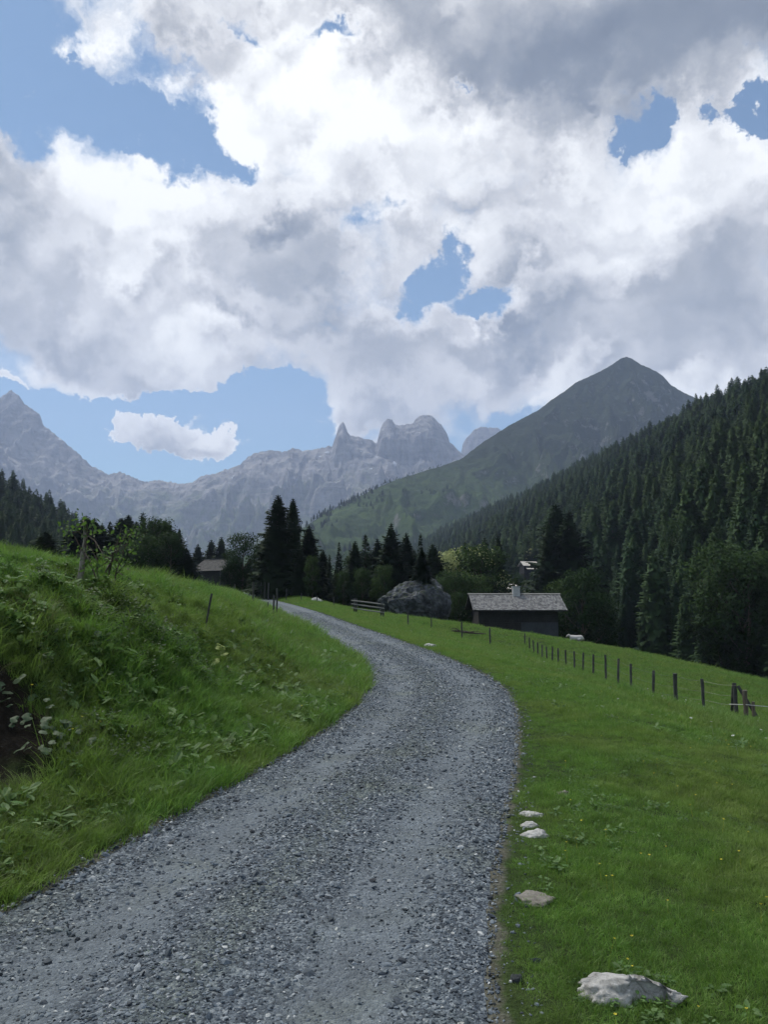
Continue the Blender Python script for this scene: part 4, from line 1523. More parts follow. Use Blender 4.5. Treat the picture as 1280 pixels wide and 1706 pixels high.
# the small barn at the far end of the road
BYD = 150.0
bc = at(366, 932, BYD)
barn = empty('hay_barn', (bc.x, BYD, 0), R(-30))
tag(barn, 'small dark weathered barn at the far end of the road, half hidden by a tree', 'barn')
zr2, ze2 = bc.z, at(345, 951, BYD - 3).z
gable_roof(barn, 7.6, 3.6, zr2, ze2, 'old_shingle', rows=12, seed=8)
zg2 = g1(bc.x, BYD) - 1.5
log_wall(-3.2, 2.9, -2.9, zg2, ze2 + .3, .24).build('wall', M['barn_wood'], barn)
log_wall(-3.2, 2.9, 2.9, zg2, ze2 + .3, .24).build('wall', M['barn_wood'], barn)
for sx in (-3.12, 2.85):
    gw = MB()
    vs = [(sx - .07, -2.8, zg2), (sx - .07, 2.8, zg2), (sx - .07, 2.8, ze2 + .35), (sx - .07, 0, zr2 - .12), (sx - .07, -2.8, ze2 + .35)]
    v2 = [(x + .14, y, z) for x, y, z in vs]
    gw.add(vs + v2, [(0, 1, 2, 3, 4)[::-1], (5, 6, 7, 8, 9), (0, 1, 6, 5), (1, 2, 7, 6), (2, 3, 8, 7), (3, 4, 9, 8), (4, 0, 5, 9)])
    gw.build('gable_wall', M['barn_wood'], barn)
rb = MB()
rb.box((0, 0, zr2 + .05), (7.6, .34, .06))
rb.build('ridge_board', M['rail_wood'], barn)
cp = MB()
cp.tube([(2.95, -3.1, zg2), (2.95, -3.1, ze2 + .1)], .12, 6)
cp.build('corner_post', M['post_wood'], barn)

# the far chalets in the clearing
for (u, v, Y, L, run, hgt, rz, lab) in ((881, 937, 330, 7.0, 3.2, 2.4, 12, 'far chalet with pale roof seen through a gap in the trees, the upper one'),
                                        (851, 975, 245, 4.6, 2.4, 2.0, -28, 'far small building with pale roof just left of the hut chimney')):
    c = at(u, v, Y)
    e = empty('far_chalet', (c.x, Y, 0), R(rz))
    tag(e, lab, 'chalet')
    mb = MB()
    zr3, ze3 = c.z + .4, c.z - run * .45
    for sg in (-1, 1):
        d = Vector((0, sg * run, ze3 - zr3))
        nrm = Vector((0, (zr3 - ze3) * sg, run)).normalized()
        a, b = Vector((-L / 2, 0, zr3)), Vector((L / 2, 0, zr3))
        vs = [a, b, b + d, a + d]
        lo = [p - nrm * .15 for p in vs]
        mb.add(vs + lo, [(0, 1, 2, 3), (7, 6, 5, 4), (0, 4, 5, 1), (1, 5, 6, 2), (2, 6, 7, 3), (3, 7, 4, 0)])
    mb.build('roof', M['pale_roof'], e)
    mb = MB()
    hw = run * .82
    vs = [(-L / 2 + .5, -hw, ze3 - hgt - 3), (L / 2 - .5, -hw, ze3 - hgt - 3), (L / 2 - .5, -hw, ze3 + .2), (-L / 2 + .5, -hw, ze3 + .2)]
    v2 = [(x, -y, z) for x, y, z in vs]
    mb.add(vs + v2, [(0, 1, 2, 3), (7, 6, 5, 4), (0, 4, 5, 1), (2, 6, 7, 3), (1, 5, 6, 2), (3, 7, 4, 0)])
    w_ = mb.build('wall', M['barn_wood'], e)
    mb = MB()
    mb.box((0, -run - .9, ze3 - 1.25), (L * .7, 1.8, .12), Matrix.Rotation(.3, 3, 'X'))
    mb.build('porch_roof', M['pale_roof'], e)
    mb = MB()
    for k in (-1, 1):
        mb2 = MB()
        mb2.box((k * L * .22, -hw - .02, ze3 - .75), (.7, .08, .7))
        mb2.build('window', M['dark'], e)


# ------------------------------------------------------------------ rocks
def rock_mesh(name, seed, size, mt, sub=4, rough=.25, flat_bottom=True, cuts=7, scale_noise=1.0):
    import bmesh
    bm = bmesh.new()
    bmesh.ops.create_icosphere(bm, subdivisions=sub, radius=1)
    rr = random.Random(seed)
    planes = []
    for k in range(cuts):
        d = Vector((rr.gauss(0, 1), rr.gauss(0, 1), rr.gauss(.2, .8))).normalized()
        planes.append((d, rr.uniform(.62, .9)))
    P_ = np.array([list(v.co) for v in bm.verts])
    for d, r_ in planes:
        d = np.array(list(d))
        k = P_ @ d
        P_ = P_ - np.maximum(k - r_, 0)[:, None] * d[None] * .92
    n1_ = fbm(P_[:, 0] * 1.6 * scale_noise + seed, P_[:, 1] * 1.6 * scale_noise + P_[:, 2] * 1.3, 5)
    n2_ = ridged(P_[:, 0] * 2.6 * scale_noise + P_[:, 2] * 1.1 + seed, P_[:, 1] * 2.6 * scale_noise - P_[:, 2] * 1.7, 4)
    P_ = P_ * (1 + rough * n1_ + rough * .5 * (n2_ - .5))[:, None]
    P_ = P_ * np.array(size)
    for v, p in zip(bm.verts, P_):
        v.co = p
    me = bpy.data.meshes.new(name)
    bm.to_mesh(me)
    bm.free()
    me.materials.append(M[mt])
    me.polygons.foreach_set('use_smooth', np.full(len(me.polygons), sub >= 4))
    return me


bl = at(688, 1040, 88)
zt = at(688, 958, 88).z
bme = rock_mesh('boulder', 4, (4.7, 3.2, (zt - bl.z) * .66), 'boulder', 5, .26, cuts=14, scale_noise=1.5)
bme.polygons.foreach_set('use_smooth', np.zeros(len(bme.polygons), bool))
bo = ob('boulder', bme, None, (bl.x + .15, 88, bl.z + (zt - bl.z) * .38))
bo.rotation_euler = (0, 0, R(20))
tag(bo, 'house-sized grey fissured boulder between the wooden gate and the shingled hut', 'boulder')
sp_t = tree_at(703, 912, 88.6, SP, 1, 'small dark spruce growing on top of the grey boulder', 1.5)
sp_t.location.z = zt - 1.0
hgt_ = at(703, 912, 88.6).z - (zt - 1.0)
sp_t.scale = (hgt_ / 15 * 1.5, hgt_ / 15 * 1.5, hgt_ / 15)


def ground_hit(u, v):
    d = ray(u, v)
    k = np.concatenate([np.arange(1, 20, .02), np.arange(20, 110, .1)])
    below = CAM_H + d.z * k < gz(d.x * k, d.y * k)
    k = k[int(np.argmax(below))]
    return float(d.x * k), float(d.y * k)


def stone_at(u, v, size, seed, mt, label, sink=.35, rz=0, name='field_stone', tail=False):
    d = ray(u, v)
    # walk the line of sight down to the ground
    x, y = ground_hit(u, v)
    o = ob(name, rock_mesh(name, seed, size, mt, 5 if size[0] > .15 else 4, .2 if tail else .34, cuts=11, scale_noise=1.6), None, (x, y, g1(x, y) + size[2] * (1 - sink) - size[2] * .35))
    if tail:                                        # a high blunt end that runs out into a low slab
        for v_ in o.data.vertices:
            q = max(0.0, v_.co.x / size[0] + .25)
            v_.co.z *= 1 - .42 * min(1, q * 1.3)
            v_.co.y *= 1 - .45 * min(1, q)
            if -.15 < v_.co.x / size[0] < .5 and v_.co.y < -.02:
                v_.co.y += .05
    o.rotation_euler = (0, 0, R(rz))
    tag(o, label, 'stone')
    return o


stone_at(1062, 1664, (.235, .13, .092), 3, 'field_stone', 'largest pale stone half sunk in the grass at the lower right', .62, -4, tail=True)
stone_at(895, 1500, (.135, .11, .035), 5, 'earthy_stone', 'flat brownish stone flush with the turf beside the road', .75, 15)
stone_at(893, 1393, (.115, .08, .045), 6, 'field_stone', 'biggest of the three pale stones set in the verge right of the road', .72, 0)
stone_at(882, 1377, (.085, .055, .03), 7, 'field_stone', 'middle one of the three pale stones set in the verge right of the road', .72, 0)
stone_at(886, 1359, (.095, .06, .035), 8, 'field_stone', 'farthest of the three pale stones set in the verge right of the road', .72, 0)
stone_at(938, 1323, (.09, .06, .03), 9, 'earthy_stone', 'small dull stone in the short grass a little right of the three pale stones', .7, 0)
stone_at(862, 1637, (.03, .025, .022), 10, 'boulder', 'single dark fist-sized stone lying in the grass near the gravel edge', .3, 0)
stone_at(527, 1002, (.7, .45, .32), 12, 'field_stone', 'pale stone by the trees at the far side of the meadow beyond the road', .4, 0)
stone_at(716, 1078, (.28, .2, .1), 13, 'field_stone', 'small pale stone showing in the meadow right of the road bend', .5, 0)
stone_at(800, 1072, (.16, .12, .07), 15, 'field_stone', 'tiny pale stone in the meadow near the single fence posts', .5, 0)


# ------------------------------------------------------------------ fences
def post_mesh(h, r, seed, top=0.0, sides=8):
    rr = random.Random(seed)
    mb = MB()
    n = 5
    pts = [(rr.uniform(-.01, .01) * h, rr.uniform(-.01, .01) * h, -.35 + (h + .35) * k / n) for k in range(n + 1)]
    mb.tube(pts, [r * rr.uniform(.9, 1.08) for _ in range(n + 1)], sides, .18, seed)
    return mb.mesh('post', M['post_wood'])


FENCE = [(875, 1058, 1081, 66), (883, 1062, 1088, 62), (890, 1068, 1093, 58.5), (897, 1073, 1095, 56), (904, 1077, 1100, 53.5), (912, 1077, 1101, 51), (921, 1077, 1102, 49),
         (931, 1083, 1107, 47), (944, 1083, 1112, 45), (958, 1085, 1114, 43), (972, 1087, 1118, 41), (989, 1090, 1120, 39), (1010, 1091, 1131, 36.5), (1031, 1097, 1142, 34), (1052, 1106, 1152, 32),
         (1089, 1117, 1171, 29.5), (1128, 1122, 1181, 27.5), (1174, 1131, 1184, 26), (1228, 1138, 1191, 25)]
f0 = at(1010, 1131, 36.5)
fence = empty('wire_fence', (f0.x, f0.y, g1(f0.x, f0.y)))
tag(fence, 'long post and wire fence running down the right meadow to a braced corner post', 'fence')
tops = []
for k, (u, vt, vb, Y) in enumerate(FENCE):
    p = at(u, vb, Y)
    gz_ = g1(p.x, Y)
    top = at(u, vt, Y).z
    h = max(.9, top - gz_)
    r_ = .05 if k not in (16, 18) else .066
    o = ob('post', post_mesh(h, r_, 300 + k), fence, Vector((p.x, Y, gz_)) - fence.location)
    o.rotation_euler = (random.uniform(-.04, .04), random.uniform(-.05, .05), random.uniform(0, 6))
    tops.append((Vector((p.x, Y, gz_)), h))
for lv in (.93, .62, .36):
    mb = MB()
    path = []
    for i in range(len(tops)):
        a, ha = tops[i]
        pa = a + Vector((.0, -.07, ha * lv))
        path.append(pa)
        if i + 1 < len(tops):
            b, hb_ = tops[i + 1]
            path.append((pa + b + Vector((0, -.07, hb_ * lv))) / 2 - Vector((0, 0, .035)))
    mb.tube([q - fence.location for q in path], .003, 4)
    mb.build('wire', M['wire'], fence)
ct, chh = tops[-1]
mb = MB()
e1 = at(1271, 1191, 24.6)
e1.z = g1(e1.x, e1.y) - .1
mb.tube([ct + Vector((.05, -.08, chh * .93)) - fence.location, e1 - fence.location], .05, 7, .1, 3)
mb.build('brace', M['post_wood'], fence)
mb = MB()
e2 = at(1219, 1187, 25.8)
e2.z = g1(e2.x, e2.y) - .1
mb.tube([ct + Vector((-.02, .1, chh * .9)) - fence.location, e2 - fence.location], .045, 7, .1, 4)
mb.build('brace', M['post_wood'], fence)
for (u, vt, vb, r_, lab) in ((1244, 1150, 1193, .068, 'stout brown post right beside the braced corner post'), (1257, 1169, 1193, .05, 'short thin stake right of the stout brown post at the fence corner')):
    p = at(u, vb, 23.8)
    z_ = g1(p.x, 23.8)
    hh_ = max(.5, at(u, vt, 23.8).z - z_)
    me_ = post_mesh(hh_, r_, int(u))
    me_.materials.clear()
    me_.materials.append(M['brown_wood'])
    o = ob('fence_post', me_, None, (p.x, 23.8, z_))
    tag(o, lab, 'post')
mb = MB()
q0, q1, q2 = at(1216, 1173, 24.85), at(1245, 1174, 23.68), at(1330, 1182, 22.6)
for a, b in ((q0, q1), (q1, q2)):
    d = (b - a)
    mb.box((a + b) / 2, (d.length, .006, .018), d.to_track_quat('X', 'Z').to_matrix())
o = mb.build('fence_tape', M['tape'])
tag(o, 'white electric fence tape stretched from the corner post to the right', 'fence tape')

# single posts
SINGLE = [
    (680, 1018, 1042, 62, .06, 0, 'single post in the meadow just in front of the left part of the boulder'),
    (719, 1030, 1046, 66, .05, 0, 'short pale post in front of the right end of the boulder'),
    (770, 1036, 1061, 60, .06, 0, 'dark post in the meadow in front of the hut\'s left end'),
    (817, 1046, 1070, 60, .06, 0, 'dark post in the meadow between the hut and the long wire fence'),
    (556, 995, 1012, 80, .05, 0, 'post at the meadow edge left of the wooden gate, under the slender spruce'),
    (528, 993, 1006, 84, .05, 0, 'post standing in front of the pale stone by the trees'),
    (502, 988, 1000, 88, .05, 0, 'small post in front of the trees right of the tallest spruces'),
    (477, 980, 996, 92, .05, 0, 'small post at the tree foot below the second tallest spruce'),
    (447, 971, 987, 96, .07, 0, 'right one of the pale stakes under the tallest spruce'),
    (441, 970, 985, 97, .07, 0, 'middle one of the pale stakes under the tallest spruce'),
    (435, 970, 983, 98, .06, 0, 'left one of the pale stakes under the tallest spruce'),
    (390, 973, 993, 85, .06, .05, 'leaning post left of the far stretch of road near the barn'),
    (411, 988, 1008, 56, .05, .28, 'short post tilted to the right beside the far road'),
    (420, 969, 1022, 44, .055, .02, 'tall rough-topped post left of the far stretch of road'),
    (430, 1006, 1018, 46, .035, .1, 'leftmost of three short stakes at the road side'),
    (438, 1010, 1021, 45, .035, -.1, 'middle one of three short stakes at the road side'),
    (446, 1003, 1022, 45, .035, 0, 'rightmost of three short stakes at the road side'),
    (455, 992, 1033, 38, .045, .03, 'dark post, nearer one of a pair at the road side'),
    (461, 980, 1024, 46, .05, 0, 'taller post, farther one of a pair at the road side'),
    (345, 988, 1058, 24, .017, .16, 'thin green-grey post leaning right, alone on the left bank'),
]
for k, (u, vt, vb, Y, r_, lean, lab) in enumerate(SINGLE):
    p = at(u, vb, Y)
    if u == 345:
        gh = ground_hit(u - 4, vb - 6)
        Y = gh[1]
        p = Vector((gh[0], Y, 0))
    z_ = g1(p.x, Y)
    h = max(.5, at(u, vt, Y).z - z_)
    o = ob('fence_post', post_mesh(h, r_, 500 + k), None, (p.x, Y, z_))
    o.rotation_euler = (random.uniform(-.04, .04), lean, 0)
    tag(o, lab, 'post')

# wooden gate by the boulder
GY_ = 70.0
ga, gb = at(592, 1024, GY_), at(637, 1028, GY_ - .5)
gate = empty('wooden_gate', (ga.x, GY_, g1(ga.x, GY_)))
tag(gate, 'weathered rail gate between two stout posts in front of the boulder', 'gate')
za, zb2 = g1(ga.x, GY_), g1(gb.x, GY_ - .5)
for p, z_ in ((ga, za), (gb, zb2)):
    mb = MB()
    for dx in (-.09, .09):
        mb.tube([(p.x + dx, p.y, z_ - .4), (p.x + dx, p.y, z_ + 1.3)], .085, 7, .1, 3)
    o = mb.build('post', M['post_wood'], gate)
    o.location = -gate.location
for k, hh_ in enumerate((1.1, .78, .42)):
    mb = MB()
    a = Vector((ga.x - .35, ga.y - .12, za + hh_ + .03 * k))
    b = Vector((gb.x + .2, gb.y - .12, zb2 + hh_))
    mb.tube([a, (a + b) / 2 + Vector((0, 0, random.uniform(-.05, .03))), b], [.05, .06, .05], 6, .2, k)
    o = mb.build('rail', M['rail_wood'], gate)
    o.location = -gate.location

# fallen branch on the meadow by the posts
br = at(772, 1048, 66)
mb = MB()
zb3 = g1(br.x, 66)
mb.tube([(-1.6, 0, .18), (-.7, .1, .3), (.2, 0, .22), (1.0, -.1, .12), (1.9, 0, .05)], [.05, .09, .11, .08, .03], 6, .4, 2)
mb.tube([(-.2, 0, .25), (-.6, -.3, .5), (-1.0, -.3, .55)], [.05, .035, .012], 5)
mb.tube([(.5, 0, .2), (.9, -.4, .3), (1.4, -.7, .2)], [.05, .03, .012], 5)
o = mb.build('fallen_branch', M['bark'])
o.location = (br.x, 66, zb3)
tag(o, 'dark fallen branch lying in the meadow behind the single posts', 'branch')

# ------------------------------------------------------------------ the white calf lying at the meadow's edge
cp_ = at(960, 1076, 75)
cz = g1(cp_.x, 75)
mb = MB()


def loft(mb, rings, n=14):
    vs, fs = [], []
    for (c, ry_, rz_, ) in rings:
        for k in range(n):
            a = 2 * math.pi * k / n
            vs.append((c[0], c[1] + math.cos(a) * ry_, c[2] + math.sin(a) * rz_))
    for i in range(len(rings) - 1):
        for k in range(n):
            k2 = (k + 1) % n
            fs.append((i * n + k, i * n + k2, (i + 1) * n + k2, (i + 1) * n + k))
    fs.append(tuple(range(n))[::-1])
    fs.append(tuple((len(rings) - 1) * n + k for k in range(n)))
    mb.add(vs, fs)


loft(mb, [((.70, 0, .24), .05, .06), ((.66, 0, .27), .17, .17), ((.5, 0, .30), .26, .26), ((.25, 0, .30), .28, .25), ((-.05, 0, .29), .29, .25), ((-.3, 0, .31), .25, .26), ((-.46, 0, .34), .18, .20), ((-.52, 0, .36), .08, .1)])
mb.tube([(-.36, 0, .40), (-.50, 0, .48), (-.60, -.02, .54)], [.15, .11, .085], 10)
mb.tube([(-.55, -.02, .58), (-.66, -.04, .52), (-.76, -.06, .45), (-.81, -.07, .42)], [.09, .085, .06, .045], 10)
for sg in (-1, 1):
    mb.tube([(-.57, sg * .06, .60), (-.55, sg * .15, .61), (-.545, sg * .20, .58)], [.02, .035, .008], 6)
    mb.tube([(.42, sg * .2, .22), (.18, sg * .33, .16), (.38, sg * .36, .05), (.12, sg * .38, .04)], [.13, .085, .05, .035], 8)
    mb.tube([(-.34, sg * .16, .2), (-.52, sg * .2, .08), (-.30, sg * .24, .045)], [.09, .05, .035], 8)
mb.tube([(.68, 0, .32), (.76, .05, .22), (.74, .1, .08)], [.025, .02, .03], 6)
calf = empty('calf', (cp_.x, 75, cz), R(-12), (1.05, 1.05, 1.05))
tag(calf, 'white calf lying in the grass at the meadow\'s far edge, right of the hut', 'calf')
cbody = mb.build('body', M['hide'], calf, True)
rm = cbody.modifiers.new('one_skin', 'REMESH')
rm.mode = 'VOXEL'
rm.voxel_size = .022
rm.use_smooth_shade = True
mb = MB()
mb.tube([(-.80, -.07, .425), (-.835, -.078, .405)], [.047, .03], 8)
mb.build('muzzle', M['muzzle'], calf, True)


# ------------------------------------------------------------------ young trees on the left bank
def leaf_cloud(parent, centres, n, size, mt, seed, name='crown', droop=.2):
    nr_ = np.random.default_rng(seed)
    V = []
    for k in range(n):
        c, r_ = centres[nr_.integers(0, len(centres))]
        p = np.array(c) + nr_.normal(size=3) * r_ * .5
        d = nr_.normal(size=3) + np.array([0, 0, .9])
        d /= np.linalg.norm(d)
        t1 = np.cross(d, nr_.normal(size=3))
        t1 /= np.linalg.norm(t1)
        t2 = np.cross(d, t1)
        s = size * nr_.uniform(.6, 1.3)
        V += [p - t1 * s * .55, p + t2 * s * .3 - d * s * .05, p + t1 * s * .55 - d * s * droop, p - t2 * s * .3 - d * s * .05]
    return ob(name, mesh_np(name, np.array(V), np.arange(len(V)).reshape(-1, 4), [M[mt]]), parent)


LY = 11.0
la, lb = at(124, 985, LY), at(142, 902, LY + .2)
lz = g1(la.x, LY)
lean = empty('leaning_tree', (la.x, LY, lz))
tag(lean, 'young leafy tree with pale trunk leaning right on the left bank', 'tree')
tv = lb - Vector((la.x, LY, lz))
mb = MB()
mb.tube([(-.05, 0, -.4), (0, 0, 0), tv * .4 + Vector((.03, 0, 0)), tv * .8, tv, tv * 1.25 + Vector((-.05, 0, 0)), tv * 1.45 + Vector((-.1, 0, 0))], [.06, .048, .042, .037, .03, .02, .008], 8, .25, 4)
mb.build('trunk', M['pale_bark'], lean, True)
mb = MB()
cen = []
rr = random.Random(5)
for (du, dv, r_) in ((-28, 60, .28), (-12, 75, .28), (2, 78, .3), (8, 55, .3), (-6, 40, .3), (16, 30, .3), (-14, 20, .25), (24, 5, .22), (20, -18, .22), (-3, 5, .25), (10, 70, .22), (-34, 68, .18), (28, -40, .2), (34, 20, .2)):
    q = at(142 + du * .9, 945 - dv * .95, LY + rr.uniform(-.3, .3)) - lean.location
    cen.append((tuple(q), r_))
    st = tv * rr.uniform(.7, 1.2)
    mb.tube([st, (st + q) / 2 + Vector((0, 0, .05)), q], [.012, .008, .003], 5)
mb.build('branches', M['bark'], lean)
leaf_cloud(lean, [(c, r_ * .66) for c, r_ in cen], 230, .064, 'sapling', 6)

sa = at(176, 985, LY + 1)
sz_ = g1(sa.x, LY + 1)
sap = empty('sapling', (sa.x, LY + 1, sz_))
tag(sap, 'thin-stemmed leafy sapling right of the leaning tree on the left bank', 'tree')
mb = MB()
cen = []
for (du, dv, r_) in ((5, 50, .3), (20, 68, .28), (34, 74, .28), (42, 62, .25), (12, 30, .3), (28, 45, .32), (-8, 35, .25), (-14, 15, .22), (38, 28, .25), (18, 10, .25), (2, 12, .22), (46, 72, .2)):
    q = at(176 + du, 962 - dv, LY + 1 + rr.uniform(-.3, .3)) - sap.location
    cen.append((tuple(q), r_))
for bx_, tx_ in ((-.12, -.2), (0.0, .16), (.08, .32)):
    mb.tube([(bx_, 0, -.3), (bx_ * .9 + tx_ * .2, .02, .3), (tx_ * .8, 0, .65), (tx_ * 1.2, 0, .95)], [.013, .011, .008, .004], 6, .1, 2)
for c, r_ in cen:
    st = Vector((rr.uniform(-.08, .25), 0, rr.uniform(.25, .7)))
    mb.tube([st, (st + Vector(c)) / 2, c], [.01, .008, .003], 4)
mb.build('trunk', M['bark'], sap)
leaf_cloud(sap, [(c, r_ * .66) for c, r_ in cen], 240, .064, 'sapling', 8)
#PART4
# ------------------------------------------------------------------ grass and herbs
def tuft_mesh(name, seed, n, h0, h1, w, spread, bend, mt, seg=3):
    nr_ = np.random.default_rng(seed)
    V, Fc = [], []
    for k in range(n):
        a = nr_.uniform(0, 6.283)
        r_ = spread * math.sqrt(nr_.random())
        b = np.array([math.cos(a) * r_, math.sin(a) * r_, -.02])
        da = a + nr_.normal() * .9
        d = np.array([math.cos(da), math.sin(da), 0])
        sd = np.array([-d[1], d[0], 0])
        ta = nr_.uniform(0, 6.28)
        sd = np.array([math.cos(ta), math.sin(ta), 0])
        h = nr_.uniform(h0, h1)
        bd = bend * nr_.uniform(.3, 1.5)
        ww = w * nr_.uniform(.6, 1.3)
        base = len(V)
        for s in range(seg):
            q = s / seg
            c = b + d * h * bd * q * q + np.array([0, 0, h * (q - .35 * bd * q * q)])
            wd = ww * (1 - .55 * q)
            V.append(c - sd * wd / 2)
            V.append(c + sd * wd / 2)
        V.append(b + d * h * bd + np.array([0, 0, h * (1 - .35 * bd)]))
        for s in range(seg - 1):
            i = base + 2 * s
            Fc.append((i, i + 1, i + 3))
            Fc.append((i, i + 3, i + 2))
        i = base + 2 * (seg - 1)
        Fc.append((i, i + 1, i + 2))
    return mesh_np(name, np.array(V), np.array(Fc), [M[mt]])


def herb_mesh(name, seed, n, h0, h1, leaf, mt, spread=.08, narrow=.45):
    nr_ = np.random.default_rng(seed)
    V, Fc = [], []
    for k in range(n):
        a = nr_.uniform(0, 6.283)
        b = np.array([math.cos(a), math.sin(a), 0]) * spread * math.sqrt(nr_.random())
        h = nr_.uniform(h0, h1)
        d = np.array([math.cos(a), math.sin(a), 0])
        base_ = b + d * h * .25 + np.array([0, 0, h])
        L = leaf * nr_.uniform(.6, 1.3)
        up = nr_.uniform(-.25, .6)
        ax = d * math.cos(up) + np.array([0, 0, math.sin(up)])
        sd = np.array([-d[1], d[0], 0]) * L * narrow
        i = len(V)
        V += [base_, base_ + ax * L * .35 + sd * .9, base_ + ax * L * .75 + sd * .75, base_ + ax * L - np.array([0, 0, L * .12]), base_ + ax * L * .75 - sd * .75, base_ + ax * L * .35 - sd * .9, b - np.array([0, 0, .02]), b + sd * .1 - np.array([0, 0, .02])]
        Fc += [(i, i + 1, i + 2), (i, i + 2, i + 3), (i, i + 3, i + 4), (i, i + 4, i + 5), (i + 6, i + 7, i)]
    return mesh_np(name, np.array(V), np.array(Fc), [M[mt]])


SHORT = [tuft_mesh('short_tuft', 700 + i, 34, .03, .085, .0045, .085, .8, 'grass') for i in range(4)]
TALL = [tuft_mesh('tall_tuft', 720 + i, 30, .14, .34, .0065, .10, .75, 'lush', 4) for i in range(4)]
MID = [tuft_mesh('mid_tuft', 740 + i, 32, .07, .17, .0055, .09, .8, 'lush') for i in range(4)]
DRY = [tuft_mesh('dry_tuft', 760 + i, 18, .16, .42, .0035, .09, .5, 'dry', 4) for i in range(3)]
HERB = [herb_mesh('herb', 780 + i, 14, .02, .10, .075, 'herb') for i in range(3)] + [herb_mesh('dock', 790 + i, 9, .04, .16, .16, 'herb', .07, .28) for i in range(2)]
SHRUB = [herb_mesh('bramble', 800 + i, 60, .05, .45, .075, 'shrub', .28, .4) for i in range(3)]

nr = np.random.default_rng(21)


def field(n, y0, y1, side, margin=1.5, maxd=60):
    """Random spots on the grass within sight of the road, denser near."""
    y = y0 + (y1 - y0) * nr.random(n)
    half = .50 * y + margin
    x = nr.uniform(-1, 1, n) * half
    yc_ = np.clip(y, -12, 199)
    dl, dr = xL(yc_) - x, x - xR(yc_)
    ok = (dl > 0) if side < 0 else (dr > 0)
    ok &= (np.maximum(dl, dr) < maxd)
    x, y, dl, dr = x[ok], y[ok], dl[ok], dr[ok]
    return x, y, np.where(dl > 0, dl, dr)


def lay(name, sets, meshes, label, cat='grass'):
    X = np.concatenate([s[0] for s in sets])
    Y = np.concatenate([s[1] for s in sets])
    S = np.concatenate([s[2] for s in sets])
    k = len(X)
    Z = gz(X, Y)
    e = .15
    nx = -(gz(X + e, Y) - gz(X - e, Y)) / (2 * e)
    ny = -(gz(X, Y + e) - gz(X, Y - e)) / (2 * e)
    rot = np.stack([-ny * .0 + np.clip(-ny, -1, 1) * -.45 + nr.normal(size=k) * .14, np.clip(nx, -1, 1) * .45 + nr.normal(size=k) * .14, nr.uniform(0, 6.28, k)], 1)
    sc3 = np.stack([S, S, S * nr.uniform(.75, 1.25, k)], 1)
    o = scatter_gn(name, np.stack([X, Y, Z], 1), rot, sc3, nr.integers(0, len(meshes), k), meshes)
    tag(o, label, cat, kind='stuff')
    return o, k


def cut(s, keep, scale):
    x, y, d = s
    keep = keep & True
    sc = scale if not np.isscalar(scale) else np.full(len(x), scale)
    return x[keep], y[keep], sc[keep]


total = 0
# --- short turf right of the road
sets = []
for (n, y0, y1, s0) in ((30000, 1.6, 5.5, .85), (34000, 5.5, 11, 1.0), (40000, 11, 24, 1.6), (42000, 24, 60, 3.0), (30000, 60, 100, 4.5)):
    s = field(n, y0, y1, 1)
    x, y, d = s
    edge = .05 + .13 * (fbm(x * 2.4, y * 2.4, 3) + .2)
    keep = d > edge - .03 + .22 * nr.random(len(x)) ** 3
    sets.append(cut(s, keep, s0 * nr.uniform(.75, 1.25, len(x)) * (1 - .5 * np.exp(-d / .35)) * (.8 + .7 * np.clip(fbm(x * 1.2 + 2, y * 1.2, 3), -.4, .6))))
o, k = lay('turf', sets, SHORT, 'short grazed green turf right of the gravel road')
total += k
# --- longer lush grass further down the right slope and in patches
sets = []
for (n, y0, y1, s0, thr) in ((9000, 1.6, 6, .6, .2), (20000, 6, 14, .95, .08), (28000, 14, 34, 1.5, .0), (12000, 34, 70, 2.2, .15)):
    s = field(n, y0, y1, 1)
    x, y, d = s
    pn = fbm(x * .7, y * .7, 3)
    keep = (d > 1.2) & (pn + .35 * sstep(1.5, 5.5, d) - .25 + .25 * nr.random(len(x)) > thr)
    sets.append(cut(s, keep, s0 * nr.uniform(.6, 1.2, len(x)) * (.55 + .45 * sstep(1.2, 5, d))))
o, k = lay('lush_meadow', sets, MID, 'longer lush grass in patches on the right meadow')
total += k
# --- the tall uncut rim above the fence
sets = []
for (n, y0, y1, s0) in ((9000, 5, 12, .62), (22000, 12, 25, .85), (9000, 25, 40, 1.0)):
    s = field(n, y0, y1, 1)
    x, y, d = s
    pn = fbm(x * .5 + 9, y * .5, 3)
    rim = sstep(2.2, 4.5, d) * (1 - sstep(7.5, 9.5, d - .0 * y))
    keep = (nr.random(len(x)) < rim * np.clip(.55 + 1.3 * pn, 0, 1))
    sets.append(cut(s, keep, s0 * nr.uniform(.55, 1.15, len(x))))
o, k = lay('tall_meadow_grass', sets, TALL, 'tall uncut grass along the rim of the meadow above the wire fence')
total += k
# --- left verge and bank
sets = []
for (n, y0, y1, s0) in ((16000, 1.6, 6, .62), (30000, 6, 13, .7), (34000, 13, 30, .95), (24000, 30, 75, 1.7)):
    s = field(n, y0, y1, -1)
    x, y, d = s
    pn = fbm(x * 1.1 + 7, y * 1.1, 3)
    scar = ((x + 3.15) / .8) ** 2 + ((y - 6.3) / 1.15) ** 2
    keep = (d > .05 + .22 * nr.random(len(x)) ** 2) & (pn + .6 * nr.random(len(x)) > -.15) & (scar > .3 + .9 * nr.random(len(x)))
    sets.append(cut(s, keep, s0 * nr.uniform(.55, 1.1, len(x)) * (1 - .5 * np.exp(-d / .25)) * (1 + .35 * np.exp(-((d - .7) / .5) ** 2)) * (1 - .5 * sstep(2.5, 5, d)) * (.7 + .9 * np.clip(fbm(x * 1.6, y * 1.6, 2), -.3, .5))))
o, k = lay('bank_grass', sets, TALL, 'tall lush grass on the left verge and bank')
total += k
sets = []
